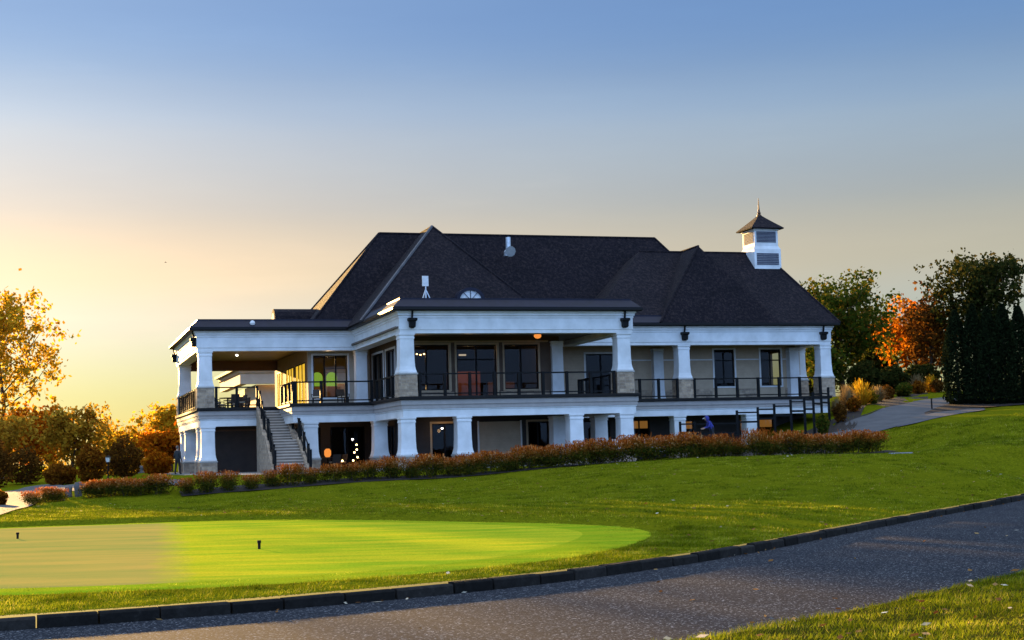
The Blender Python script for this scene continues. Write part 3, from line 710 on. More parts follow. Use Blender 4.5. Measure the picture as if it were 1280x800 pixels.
for x in (-4.6, -1.4): V0 += [(x, 17.2 + .95 * math.cos(PI * k / 10), 10.6 + 1.25 * math.sin(PI * k / 10)) for k in range(11)]
ld.add(V0, [(k, k + 1, 12 + k, 11 + k) for k in range(10)] + [tuple(range(11)), tuple(range(11, 22))]); ldo = ld.build('dormer', M['shingle'], CH)
lf = MB(); lf.add([(-4.62, 17.2 + .72 * math.cos(PI * k / 10), 10.6 + 1.0 * math.sin(PI * k / 10)) for k in range(11)] + [(-4.605, 17.2 + .72 * math.cos(PI * k / 10), 10.6 + 1.0 * math.sin(PI * k / 10)) for k in range(11)], [tuple(range(11)), tuple(range(11, 22))] + [(k, k + 1, 12 + k, 11 + k) for k in range(10)]); lf.build('louvre', M['stucco'], ldo)

# ---- cupola
cp0 = MB(); cu, cv = 29.0, 14.4
cp0.frus(cu, cv, [(1.02, 14.3), (1.02, 15.72), (.9, 15.95), (.9, 17.02), (.98, 17.06), (.98, 17.16), (.9, 17.17)])
cup = cp0.build('cupola', M['white'], CH)
lv = MB()
for s in (0, 1):
    for (w0, w1, z0, z1, r) in ((-.74, .74, 16.2, 16.98, .9), (-.84, .84, 14.62, 15.45, 1.02)):
        if s == 0: q = lambda a, z, d: (cu + a, cv - r - d, z)
        else: q = lambda a, z, d: (cu - r - d, cv + a, z)
        k = 8 if z1 > 16 else 7
        for i in range(k):
            za = z0 + (z1 - z0) * i / k; zb = z0 + (z1 - z0) * (i + .8) / k
            if s == 1 and z1 < 16: continue
            lv.add([q(w0, za, .035), q(w1, za, .035), q(w1, zb, .006), q(w0, zb, .006), q(w0, za, .005), q(w1, za, .005)], [(0, 1, 2, 3), (0, 4, 5, 1), (4, 0, 3), (1, 5, 2)])
lv.build('louvre', pmat('louvre_grey', (.07, .075, .11), (.05, .055, .08), 3, .6), cup)
cr = MB(); cr.frus(cu, cv, [(1.22, 17.13), (1.24, 17.2), (.75, 17.62), (.35, 17.98), (.12, 18.2)]); cro = cr.build('cupola_roof', M['shingle'], cup)
sp = MB(); sp.lathe(cu, cv, [(.16, 18.15), (.17, 18.24), (.1, 18.3), (.13, 18.38), (.08, 18.5), (.05, 18.75), (.015, 19.45)], 10); sp.build('finial', pmat('bronze', (.12, .06, .03), (.08, .04, .025), 5, .5, metal=.5), cup)

# ---- roof hardware
vt = MB(); vt.tube([(10.4, 13.95, 15.1), (10.4, 13.95, 16.0), (10.4, 13.95, 16.3)], [.17, .17, .16], 10); vt.tube([(10.4, 13.95, 15.45), (10.4, 13.5, 15.3)], [.2, .36], 10); vt.lathe(10.4, 13.95, [(.32, 15.05), (.3, 15.35), (.18, 15.5)], 10)
vt.build('roof_vent', M['steel'], CH)
an = MB()
for p in ((1.55, 2.6, 10.62), (2.3, 2.7, 10.62), (1.95, 3.3, 10.62)): an.bar(p, (1.93, 2.9, 11.55), .05)
an.bar((1.93, 2.9, 10.9), (1.93, 2.9, 12.0), .06); ano = an.build('antenna_mast', M['steel'], CH)
ap = MB(); ap.box(1.72, 2.08, 2.82, 2.88, 11.72, 12.3); ap.build('antenna_panel', M['whiteplastic'], ano)
fl = MB(); fl.lathe(-6.6, 12.2, [(.05, 10.3), (.14, 10.36), (.17, 10.48), (.12, 10.6), (.03, 10.64)], 10); fo = fl.build('floodlight', M['whiteplastic'], CH)
fl = MB(); fl.lathe(16.4, 9.3, [(.03, 10.42), (.08, 10.46), (.08, 10.54), (.03, 10.58)], 8); fl.build('floodlight', M['whiteplastic'], CH)
for (u, v, du, dv) in ((.35, -.16, 0, -1), (12.75, -.16, 0, -1), (20.7, 9.34, 0, -1), (30.75, 9.34, 0, -1), (-10.04, 12.75, -1, 0), (-10.04, 26.7, -1, 0)):
    m = MB(); m.frus(u, v, [(.09, 9.08), (.16, 9.14), (.17, 9.42), (.24, 9.48), (.24, 9.6), (.2, 9.62)])
    o = m.build('leader_head', M['black'], CH)
    s = MB(); s.bar((u, v, 9.6), (u + du * .12, v + dv * .12, 10.05), .09); s.build('downpipe', M['black'], o)

# ---- railings on the decks
def railing(p, q, skip0=True, z0=ZD + .07, z1=None, spacing=1.42, dz=0, hgt=1.22):
    p = Vector((*p, z0)); q = Vector((*q, z0 + dz)); L = (q - p).length; n = max(1, round(L / spacing))
    m = MB(); up = Vector((0, 0, 1))
    m.bar(p + up * hgt, q + up * hgt, .1, .08); m.bar(p + up * .14, q + up * .14, .07, .07)
    r = m.build('railing', M['rail'], CH)
    for k in range(n + 1):
        a = p.lerp(q, k / n); b = MB(); b.box(a.x - .075, a.x + .075, a.y - .075, a.y + .075, a.z - .03, a.z + hgt + .06)
        b.build('post', M['rail'], r)
    return r
for p, q in (((-9.78, 25.7), (-9.78, 13.5)), ((-8.8, 12.35), (-6.35, 12.35)), ((-4.98, 11.6), (-4.98, 7.2)), ((-4.85, 7.15), (-.4, 7.15)), ((-.2, 6.6), (-.2, 1.1)), ((.75, .05), (12.05, .05)), ((13.3, 1.1), (13.3, 9.2)), ((13.6, 9.45), (20.1, 9.45)), ((21.3, 9.45), (30.4, 9.45))):
    railing(p, q)

# ---- outside stair with stone cheek wall and rails
nst = 23; st = MB(); td = MB(); RV = []; va, vb = 11.9, 2.95; zt = 5.28
def su(v, s):   # stair edges widen a little toward the foot
    t = (va - v) / (va - vb); return (-6.12 - .42 * t) if s < 0 else (-4.92 - .02 * t)
lvl = []
v = va; z = zt
rise = (zt - ZG) / nst; run = (va - vb - 1.2) / nst
for k in range(nst):
    z -= rise; dep = run + (1.2 if k == 11 else 0); v2 = v - dep
    vs = [(su(v, -1), v, z), (su(v, 1), v, z), (su(v2, 1), v2, z), (su(v2, -1), v2, z), (su(v2, -1), v2, z - rise), (su(v2, 1), v2, z - rise), (su(v2, 1), v2 + .04, z - rise), (su(v2, -1), v2 + .04, z - rise)]
    td.box(su(v, -1), su(v, 1) - .001, v2 - .035, v + .04, z - .055, z)
    RV += [(su(v2, -1), v2 + .01, z - .056), (su(v2, 1), v2 + .01, z - .056), (su(v2, -1), v2 + .01, z - rise - .05), (su(v2, 1), v2 + .01, z - rise - .05)]
    lvl.append((v2, z)); v = v2
st.add(RV, [(2 * k, 2 * k + 2, 2 * k + 3, 2 * k + 1) for k in range(2 * nst - 1)])
stair = st.build('staircase', pmat('stair_riser', (.27, .22, .175), (.20, .165, .13), 2, .9), CH, recalc=False)  # riser darker than the treads: nosing shade put into the colour
td.build('treads', pmat('stair_tread', (.62, .52, .42), (.48, .41, .34), 2, .8), stair)
for s in (-1, 1):
    cw = MB(); pts = [(va + .2, zt)] + [(q[0], q[1] + rise * .35) for q in lvl]
    w = .34 * s; n = len(pts)
    V = []
    for (v_, z_) in pts: e = su(v_, s); V += [(e + .01 * s, v_, z_ + .12), (e + w, v_, z_ + .12), (e + w, v_, ZG - .1), (e + .01 * s, v_, ZG - .1)]
    fs = [(0, 1, 2, 3), tuple(range(4 * n - 4, 4 * n))[::-1]]
    for k in range(n - 1):
        for q in range(4): fs.append((4 * k + q, 4 * k + (q + 1) % 4, 4 * k + 4 + (q + 1) % 4, 4 * k + 4 + q))
    cw.add(V, fs); cw.build('cheek_wall', M['stone'], stair)
    hr = MB(); P_ = []
    for k in (0, 4, 8, 11, 12, 16, 20, 22):
        v_, z_ = lvl[k]; e = su(v_, s) + .17 * s; P_.append(Vector((e, v_, z_ + .1)))
    for k in range(len(P_) - 1):
        for dz in (1.02, .2): hr.bar(P_[k] + Vector((0, 0, dz)), P_[k + 1] + Vector((0, 0, dz)), .06)
    ho = hr.build('handrail', M['rail'], stair)
    for p in P_:
        b = MB(); b.box(p.x - .07, p.x + .07, p.y - .07, p.y + .07, p.z - .1, p.z + 1.12); b.build('post', M['rail'], ho)

bb = MB(); bb.box(-9.1, -2.97, 26.6, 27.1, 8.45, 9.095); bb.build('back_beam', M['wood'], CH)
# ---- pavilion wing at the back, seen under the left veranda
uL, vB = UV(*ond(300, 470, 117)[:2])
bp = MB(); bp.sweep([(uL, vB + 14), (uL, vB), (uL + 9, vB)], [(-.6, 8.2), (0, 8.2), (0, 9.0), (.12, 9.08), (.15, 9.3), (-.6, 9.3)]); bp.build('entablature', M['stucco'], CH)
bp = MB(); bp.sweep([(uL, vB + 14), (uL, vB), (uL + 9, vB)], [(-.6, 9.31), (.45, 9.31), (.48, 9.5), (-.6, 10.0)]); bp.build('roof_edge', M['metalroof'], CH)
bp = MB(); bp.box(uL + 1.4, uL + 9, vB + 1.2, vB + 14, 1, 8.19); bp.build('wall', M['stucco'], CH)

# ---- things glimpsed inside the lounge
ib = MB(); ib.box(4.7, 6.8, 9.0, 9.3, ZD + .01, 7.2); ib.build('bar_counter', pmat('red_wood', (.36, .12, .05), (.26, .085, .035), 2, .5), CH)
ib = MB(); ib.box(7.6, 9.3, 10.0, 10.2, ZD + .01, 6.6); ib.build('sideboard', pmat('brown_wood', (.24, .12, .06), (.17, .085, .045), 2, .5), CH)
for u in (4.9, 5.6): ib = MB(); ib.box(u, u + .45, 9.4, 9.46, 8.2, 8.3); ib.build('strip_light', M['lit_bar'], CH)
# ---- lamps
for u, v, z, e in ((5.7, 7.4, 8.3, 26), (8.5, 8.2, 8.2, 14), (2.4, 7.2, 8.0, 8), (-1.5, 14.9, 8.3, 22), (-3.2, 11.2, 4.2, 10), (3.6, 5.2, 3.6, 3)):  # several have no fixture, added to brighten counter, sideboard and cabinet
    pl_ = bpy.data.lights.new('lamp_fill', 'POINT'); pl_.energy = e; pl_.color = (1, .62, .28); pl_.shadow_soft_size = .12
    po = bpy.data.objects.new('lamp_fill', pl_); col.objects.link(po); po.parent = CH; po.location = (u, v, z)
def lamp(u, v, z, r, mat, name='ceiling_light'):
    m = MB(); m.sphere((u, v, z), r, .7, 8, 5); return m.build(name, M[mat], CH)
for u, v in ((-6.9, 16), (-6.6, 20), (-4.2, 14.6)): lamp(u, v, 9.07, .07, 'lampwhite')
lamp(9.1, 4.6, 9.02, .24, 'lampamber', 'ceiling_light'); lamp(11.3, 12.2, 8.1, .09, 'lampwhite', 'wall_light')
for k in range(4): lamp(2.1 + .22 * k, 6.9, 8.1 + .05 * (k % 2), .055, 'lampwarm', 'pendant_lamp')
for u, v, z in ((-3.6, 10.5, 4.3), (-2.9, 11.5, 4.2), (-2.5, 10.2, 4.35), (3.2, 4.8, 3.7)): lamp(u, v, z, .06, 'lampwhite')
# ================================================================== plants
def leaf_quads(C, size, r, flat=0.0):
    """one small diamond leaf at every centre, turned every way"""
    n = len(C); C = np.asarray(C)
    a = r.normal(size=(n, 3)); a[:, 2] *= (1 - flat); a /= np.linalg.norm(a, axis=1)[:, None]
    b = r.normal(size=(n, 3)); b -= (b * a).sum(1)[:, None] * a; b /= np.linalg.norm(b, axis=1)[:, None]
    s = (size * r.uniform(.6, 1.3, n))[:, None]
    V = np.stack([C - a * s, C - b * s * .62, C + a * s, C + b * s * .62], 1).reshape(-1, 3)
    return V, np.arange(4 * n).reshape(n, 4)

def make_tree(name, loc, Hh, R, trunk_h, leaf, nleaf, lmat, label, group=None, seed=1, shape='round', limbs=11, gap=.5, lean=0, cat='tree', r0=None, bark='bark', up=.55):
    r = np.random.default_rng(seed)
    root = empty(name, loc, 0, label, cat, group)
    r0 = r0 or Hh * .018 + .04
    tb = MB(); top = np.array([lean * Hh, r.normal() * .03 * Hh, Hh * .9])
    tp = [np.array([0, 0, -.3]), top * .2 + r.normal(size=3) * .01 * Hh, top * .45 + r.normal(size=3) * .015 * Hh, top * .7 + r.normal(size=3) * .02 * Hh, top]
    tb.tube(tp, [r0 * 1.25, r0, r0 * .72, r0 * .42, r0 * .1], 8)
    tips = []
    def env(t):   # crown half-width at relative height t
        if shape == 'cone': return R * (1.02 - t) ** .8 * min(1, t * 8 + .3)
        if shape == 'vase': return R * (.25 + .85 * t ** .8) * (1 if t < .8 else max(.2, 1 - (t - .8) * 2.6))
        return R * math.sqrt(max(.03, 1 - (2 * t - .92) ** 2))
    for i in range(limbs):
        t = (i + .5) / limbs; zb = trunk_h + (Hh * .86 - trunk_h) * t * .85
        s = zb / (Hh * .9); k = min(3, int(s * 4)); p0 = top * min(s, .97)
        az = i * 2.4 + r.uniform(-.4, .4); w = env(t) * r.uniform(.75, 1.1)
        e = p0 + np.array([math.cos(az) * w, math.sin(az) * w, w * up + r.uniform(-.02, .12) * Hh])
        if e[2] > Hh * .97: e[2] = Hh * r.uniform(.78, 1.0)
        mid = (p0 + e) / 2 + np.array([0, 0, -.06 * w]) + r.normal(size=3) * .05 * w
        rr = r0 * .42 * (1 - .6 * t); tb.tube([p0, mid, e], [rr, rr * .6, rr * .15], 5)
        for q in range(4):
            f = r.uniform(.3, .95); b0 = p0 + (e - p0) * f
            tw = b0 + r.normal(size=3) * w * .3 + np.array([0, 0, abs(r.normal()) * w * up * .5])
            if tw[2] > Hh: tw[2] = Hh * r.uniform(.8, 1.0)
            tb.tube([b0, tw], [rr * .35, rr * .08], 4); tips.append((tw, w * .30))
        tips.append((e, w * .30)); tips.append(((p0 + e) / 2, w * .28))
    tips.append((top + np.array([0, 0, Hh * .05]), R * .22))
    tb.build('trunk', M[bark], root)
    C = []
    wts = np.array([q[1] ** 1.6 for q in tips]); wts /= wts.sum()
    for (p, s), wgt in zip(tips, wts):
        n = max(8, int(nleaf * wgt)); m = max(3, int(n / 14))
        cc = p + r.normal(size=(m, 3)) * s * np.array([1, 1, .75]) * (1 - gap * .3)      # twigs, each with a spray of leaves
        sp = cc[r.integers(0, m, n)] + r.normal(size=(n, 3)) * leaf * (2.2 - gap)
        C.append(sp)
    C = np.concatenate(C); C = C[(C[:, 2] > trunk_h * .5)]
    hi = C[:, 2] > Hh * 1.02; C = C[~(hi & (r.uniform(size=len(C)) < .85))]
    V, F = leaf_quads(C, leaf, r)
    npmesh('crown', V, F, lmat, root)
    return root

G_ = lambda *c: c
L = {}
L['gold'] = leafmat('gold_leaves', [(0, (.30, .15, .008)), (.5, (.46, .27, .015)), (1, (.60, .42, .03))], .72)
L['orange'] = leafmat('orange_leaves', [(0, (.26, .06, .003)), (.5, (.46, .13, .006)), (1, (.60, .24, .012))], .7)
L['rust'] = leafmat('rust_leaves', [(0, (.13, .04, .006)), (.6, (.25, .085, .008)), (1, (.40, .17, .015))], .65)
L['dark'] = leafmat('dark_leaves', [(0, (.016, .022, .006)), (.6, (.034, .042, .009)), (1, (.075, .06, .014))], .4)
L['amber'] = leafmat('amber_leaves', [(0, (.20, .11, .012)), (.5, (.40, .22, .02)), (1, (.55, .36, .04))], .7)
L['green'] = leafmat('green_leaves', [(0, (.03, .05, .006)), (.6, (.065, .09, .010)), (1, (.17, .11, .015))], .5)
L['brown'] = leafmat('brown_leaves', [(0, (.06, .025, .006)), (.6, (.12, .05, .010)), (1, (.22, .09, .012))], .45)
L['yew'] = leafmat('evergreen', [(0, (.008, .013, .006)), (1, (.018, .026, .009))], .15)
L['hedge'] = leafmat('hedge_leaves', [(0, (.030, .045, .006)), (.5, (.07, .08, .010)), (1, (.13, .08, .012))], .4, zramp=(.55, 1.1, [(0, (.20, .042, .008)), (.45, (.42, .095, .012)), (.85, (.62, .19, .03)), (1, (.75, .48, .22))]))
L['straw'] = leafmat('straw_blades', [(0, (.16, .11, .05)), (.6, (.26, .19, .09)), (1, (.36, .22, .08))], .4)

def ground_at(px, d): 
    p = ond(px, 560, d); return np.array([p[0], p[1], h1(p[0], p[1])])
def tree_px(name, px, d, ytop, Rpx, *a, **k):
    p = ground_at(px, d); r_ = ray(px, ytop); ztop = CAMZ + d * r_[2]
    return make_tree(name, p, (ztop - p[2]) * .97, Rpx * d / FPX, *a, **k)

# big sparse golden tree at the left edge
tree_px('maple_tree', 2, 150, 366, 76, 4.4, .25, 6200, L['gold'], 'tall sparse golden tree on the left with sky showing between its limbs', seed=5, limbs=13, gap=.8, shape='round', up=.8, r0=.26)
# trees beyond the west lawn
spec = [(-6, 118, 520, 42, 'amber', 'broad amber tree at the far left edge behind the path'), (38, 128, 508, 38, 'orange', 'orange coloured tree standing behind the golden tree'),
        (92, 125, 503, 34, 'amber', 'rounded amber tree with bright sky holes left of the yellow spire trees'), (62, 140, 515, 30, 'gold', 'golden tree glowing between two brown trees'),
        (214, 124, 505, 33, 'gold', 'tall gold tree just left of the clubhouse corner'), (208, 112, 540, 26, 'orange', 'bright orange low tree beside the lower clubhouse columns'),
        (168, 150, 540, 26, 'orange', 'small orange tree behind the trimmed bushes')]
for i, (px, d, yt, rp, lm, lab) in enumerate(spec):
    tree_px('broadleaf_tree', px, d, yt, rp, 1.0, .21, 2900, L[lm], lab, 'autumn trees west of the clubhouse', seed=20 + i, limbs=11, gap=.75)
for i, (px, d, yt, rp, lab) in enumerate([(131, 135, 505, 16, 'taller slim yellow tree with pointed top left of the clubhouse'), (163, 145, 532, 13, 'shorter slim yellow tree with pointed top left of the clubhouse'), (147, 138, 524, 16, 'middle yellow orange tree between two slim pointed trees')]):
    tree_px('larch_tree', px, d, yt, rp, .6, .2, 1700, L['gold'], lab, 'slim yellow trees west of the clubhouse', seed=40 + i, shape='cone', limbs=14, gap=.5, up=.2)
# trimmed bushes and loose shrubs in front of them
def bush(name, p, R, h, n, leaf, mat, label, cat='bush', group=None, seed=1, flat=.2, stem=True):
    r = np.random.default_rng(seed); root = empty(name, p, 0, label, cat, group)
    d = r.normal(size=(n, 3)); d /= np.linalg.norm(d, axis=1)[:, None]
    rad = r.uniform(.25, 1, n) ** .45
    lob = 1 + .16 * np.sin(d[:, 0] * 5 + seed) * np.cos(d[:, 1] * 4 + seed * 2) + .1 * np.sin(d[:, 2] * 7)
    C = d * (rad * lob)[:, None] * np.array([R, R, h / 2]) + np.array([0, 0, h * .5]); C[:, 2] = np.maximum(C[:, 2], .05)
    V, F = leaf_quads(C, leaf, r); npmesh('foliage', V, F, mat, root)
    if stem:
        m = MB()
        for k in range(5): a = k * 1.3 + seed; m.tube([(.08 * math.cos(a), .08 * math.sin(a), -.15), (R * .5 * math.cos(a), R * .5 * math.sin(a), h * .6)], [.03, .012], 5)
        m.build('stem', M['bark'], root)
    return root
for i, (px, d, yt, rp, lm, lab, nm) in enumerate([(113, 100, 557, 18, 'rust', 'rounded clipped bush, paler one left of the wide brown bush', 'bush'), (155, 104, 548, 24, 'brown', 'wide dark brown rounded bush behind the garden lamp', 'bush'),
        (196, 100, 565, 19, 'orange', 'orange bush beside the person near the columns', 'bush'), (30, 104, 560, 26, 'brown', 'shaggy brown bush beside the curving left path', 'bush'), (75, 96, 580, 20, 'rust', 'low drooping tawny bush behind the grey boulders', 'bush'), (-8, 100, 550, 24, 'brown', 'olive brown bush cut by the left picture edge', 'bush'), (-4, 68, 612, 12, 'rust', 'small brown shrub on the near side of the left path', 'shrub')]):
    p = ground_at(px, d); zt = CAMZ + d * ray(px, yt)[2]; bush(nm, p, rp * d / FPX, max(.5, zt - p[2]), 2600, .11 if d > 80 else .08, L[lm], lab, seed=60 + i)

# long hedge of separate shrubs
def hedge_shrub(seed, R, h):
    r = np.random.default_rng(seed); n = 2100
    C = []
    for k in range(16):
        c = np.array([r.uniform(-1, 1) * R * .8, r.uniform(-1, 1) * R * .6, r.uniform(.25, .92) * h]); m = n // 16
        C.append(c + r.normal(size=(m, 3)) * np.array([.2 * R + .06, .2 * R + .06, .12 * h + .04]))
    C = np.concatenate(C); C[:, 2] = np.clip(C[:, 2], .02, h * 1.12)
    V, F = leaf_quads(C, .05, r)
    # upright twig tips
    k = 150; b = np.column_stack([r.uniform(-R, R, k), r.uniform(-R * .75, R * .75, k), r.uniform(.72, 1.0, k) * h]); t = b + np.column_stack([r.normal(size=k) * .06, r.normal(size=k) * .06, r.uniform(.1, .26, k)])
    sd = np.column_stack([np.full(k, .022), np.zeros(k), np.zeros(k)])
    V2 = np.stack([b - sd, b + sd, t + sd * .4, t - sd * .4], 1).reshape(-1, 3)
    V = np.concatenate([V, V2]); F = np.concatenate([F, np.arange(4 * k).reshape(k, 4) + 4 * n if False else np.arange(4 * k).reshape(k, 4) + len(V) - 4 * k])
    return V, F
HL = 'dense rust topped shrub, one of many in the long low hedge between lawn and clubhouse'
protos = []
for k in range(5):
    V, F = hedge_shrub(100 + k, .62, 1.05)
    root = empty('hedge_shrub', (0, 0, 0), 0, HL, 'shrub', 'shrubs of the long hedge')
    npmesh('foliage', V, F, L['hedge'], root)
    m = MB()
    for q in range(4): a = q * 1.6; m.tube([(.07 * math.cos(a), .07 * math.sin(a), -.2), (.3 * math.cos(a), .3 * math.sin(a), .7)], [.025, .01], 5)
    m.build('stem', M['bark'], root); protos.append(root)
used = set()
def path_pts(P, step):
    P = np.array([p[:2] for p in P]); Ls = np.concatenate([[0], np.cumsum(np.hypot(*np.diff(P, axis=0).T))]); out = []
    s = 0
    while s < Ls[-1]: out.append((np.interp(s, Ls, P[:, 0]), np.interp(s, Ls, P[:, 1]), s / Ls[-1])); s += step
    return out
hr_ = random.Random(5)
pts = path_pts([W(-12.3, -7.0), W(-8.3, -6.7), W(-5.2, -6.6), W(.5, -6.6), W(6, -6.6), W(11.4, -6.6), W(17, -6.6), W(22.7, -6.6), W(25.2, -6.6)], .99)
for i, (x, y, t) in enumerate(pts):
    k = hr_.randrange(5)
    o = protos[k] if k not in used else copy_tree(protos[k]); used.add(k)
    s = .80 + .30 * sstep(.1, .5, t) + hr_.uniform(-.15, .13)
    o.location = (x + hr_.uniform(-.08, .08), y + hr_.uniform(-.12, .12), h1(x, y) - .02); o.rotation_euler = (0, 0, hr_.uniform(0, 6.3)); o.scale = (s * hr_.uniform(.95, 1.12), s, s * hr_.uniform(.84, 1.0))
# low shrubs in front of the left path
for i, (px, py, s, lab) in enumerate([(40, 632, .62, 'low dark shrub at the left tip of the small planting bed'), (58, 628, .7, 'second low shrub from the left tip of the small planting bed'), (113, 622, .75, 'low brown shrub directly right of the grey stone posts'), (126, 621, .8, 'low brown shrub, second right of the grey stone posts'), (141, 620.5, .8, 'low brown shrub midway between stone posts and hedge'), (157, 620, .85, 'low brown shrub left of the two shrubs near the path gap'), (176, 619, .75, 'smaller low shrub of the pair before the path gap'), (198, 618, .95, 'bushiest low shrub at the right end before the path gap'), (74, 627, .6, 'low dark shrub directly left of the grey stone posts')]):
    p = hit(px, py); o = copy_tree(protos[i % 5]); o.location = p; o.scale = (s * 1.15, s, s * .85); o.rotation_euler = (0, 0, i * 1.1); o['label'] = lab; o['group'] = 'low shrubs by the left path'

# stone posts and boulders in that bed
def rock(name, p, sx, sy, sz, label, seed, sub=3, cat='boulder'):
    bm = bmesh.new(); bmesh.ops.create_icosphere(bm, subdivisions=sub, radius=1); r = random.Random(seed)
    ph = [r.uniform(0, 6) for _ in range(6)]
    for v in bm.verts:
        c = v.co; f = 1 + .16 * math.sin(c.x * 3 + ph[0]) * math.cos(c.y * 3.3 + ph[1]) + .1 * math.sin(c.z * 5 + ph[2]) + .06 * math.sin(c.x * 8 + ph[3])
        m = max(abs(c.x), abs(c.y), abs(c.z)); c = c / (m ** .5); v.co = Vector((c.x * f * sx, c.y * f * sy, c.z * f * sz + sz * .75))
    me = bpy.data.meshes.new(name); bm.to_mesh(me); bm.free(); me.materials.append(M['rock']); o = bpy.data.objects.new(name, me); col.objects.link(o); o.location = p
    return tag(o, label, cat)
M['rock'] = pmat('grey_rock', (.12, .115, .115), (.07, .066, .064), 2.5, .9, .6, 7, .05)
rock('standing_stone', hit(86, 622), .15, .14, .30, 'grey standing stone, shorter of the pair beside the left path', 1, cat='stone')
rock('standing_stone', hit(98, 621), .17, .15, .42, 'grey standing stone, taller of the pair beside the left path', 2, cat='stone')
rock('boulder', hit(78, 626), .10, .09, .05, 'small pale stone lying in front of the standing stones', 3)
rock('boulder', hit(64, 623), .26, .2, .13, 'low grey boulder among shrubs left of the standing stones', 4)
rock('boulder', ground_at(180, 118) , .55, .45, .35, 'dark rounded boulder in grass between orange bushes', 5)
# garden lamp post by the trimmed bushes
p = ground_at(135, 98); lp = empty('garden_lamp', p, 0, 'slim garden lamp post with pale head between the trimmed bushes', 'lamp post')
m = MB(); m.lathe(0, 0, [(.09, -.1), (.09, .1), (.045, .15), (.04, 1.15)], 8); m.build('post', M['black'], lp)
m = MB(); m.frus(0, 0, [(.09, 1.15), (.14, 1.45)]); m.build('lantern', M['whiteplastic'], lp)
m = MB(); m.frus(0, 0, [(.18, 1.452), (.03, 1.58)]); m.build('cap', M['black'], lp)

# row of columnar evergreens on the right
for i, (px, d, yt, w, lab) in enumerate([(1202, 101, 388, 15.5, 'narrow dark columnar evergreen, leftmost of the row beside the path'), (1224, 100, 380, 13, 'dark columnar evergreen, second from the left end of the row'), (1243, 99, 384, 14, 'dark columnar evergreen in the middle of the row'), (1262, 98, 380, 14, 'dark columnar evergreen, second from the right picture edge'), (1282, 97, 383, 15, 'dark columnar evergreen cut by the right picture edge'), (1304, 96, 378, 16, 'dark columnar evergreen mostly outside the right picture edge')]):
    p = ground_at(px, d); zt = CAMZ + d * ray(px, yt)[2]; Hh = zt - p[2]; R = 1.12 * w * d / FPX; r = np.random.default_rng(200 + i)
    n = 9000; t = r.uniform(0, 1, n) ** .9; a = r.uniform(0, 2 * PI, n)
    env = R * np.clip(np.minimum(1, t * 9 + .45) * (1 - np.clip((t - .4) / .6, 0, 1) ** 1.8 * .86), .05, 1) * (1 + .12 * np.sin(a * 5 + t * 13 + i))
    rad = env * r.uniform(.3, 1, n) ** .35
    C = np.column_stack([rad * np.cos(a), rad * np.sin(a), t * Hh]); root = empty('arborvitae', p, 0, lab, 'evergreen', 'columnar evergreens beside the right path')
    V, F = leaf_quads(C, .10, r); npmesh('foliage', V, F, L['yew'], root)
    m = MB(); m.tube([(0, 0, -.2), (0, 0, Hh * .5), (0, 0, Hh * .9)], [.12, .08, .02], 7); m.build('trunk', M['bark'], root)

# trees right of the clubhouse
tree_px('broadleaf_tree', 1058, 122, 342, 54, 2.0, .19, 8800, L['green'], 'large dark green tree with rusty top beside the clubhouse roof end', seed=301, limbs=15, gap=.6)
tree_px('broadleaf_tree', 1036, 118, 425, 20, .8, .18, 2600, L['green'], 'small olive green tree touching the right end of the veranda', seed=302, limbs=8, gap=.1)
tree_px('maple_tree', 1152, 128, 372, 36, 1.4, .2, 4200, L['orange'], 'bright orange maple between the dark green tree and evergreens', seed=303, limbs=13, gap=.8)
tree_px('maple_tree', 1170, 122, 350, 30, 1.6, .19, 3200, L['brown'], 'tall dark russet maple right of the bright orange maple', seed=304, limbs=13, gap=.85)
tree_px('locust_tree', 1242, 116, 318, 53, 1.8, .17, 9500, L['dark'], 'dark spreading tree with feathery upright twigs above the evergreens', seed=305, limbs=17, gap=.95, shape='vase', up=.9, cat='tree')
tree_px('broadleaf_tree', 1100, 134, 392, 24, 1.2, .24, 3600, L['dark'], 'dim dark tree filling the gap behind the orange maple', seed=306, limbs=10, gap=.3)
for i, (px, d, yt, rp, lab) in enumerate([(1085, 116, 452, 22, 'low dark bush behind the ornamental grass near the veranda'), (1120, 118, 458, 22, 'low dark bush under the orange maple'), (1155, 120, 455, 24, 'low dark bush between orange maple and evergreens'), (1010, 124, 440, 20, 'dark bush behind the right end of the veranda')]):
    p = ground_at(px, d); zt = CAMZ + d * ray(px, yt)[2]; bush('bush', p, rp * d / FPX, max(1, zt - p[2]), 2600, .15, L['dark'], lab, seed=320 + i)
# black park fence behind the grasses
p0 = ground_at(1045, 117); p1 = ground_at(1200, 121); fe = empty('park_fence', p0, 0, 'low black metal fence behind the ornamental grasses', 'fence')
m = MB(); q = p1 - p0
for dz in (.35, 1.15): m.bar((0, 0, dz), (q[0], q[1], q[2] + dz), .06)
m.build('rails', M['black'], fe)
for k in range(9): b = MB(); a = q * (k / 8); b.box(a[0] - .05, a[0] + .05, a[1] - .05, a[1] + .05, a[2] - .3, a[2] + 1.3); b.build('post', M['black'], fe)
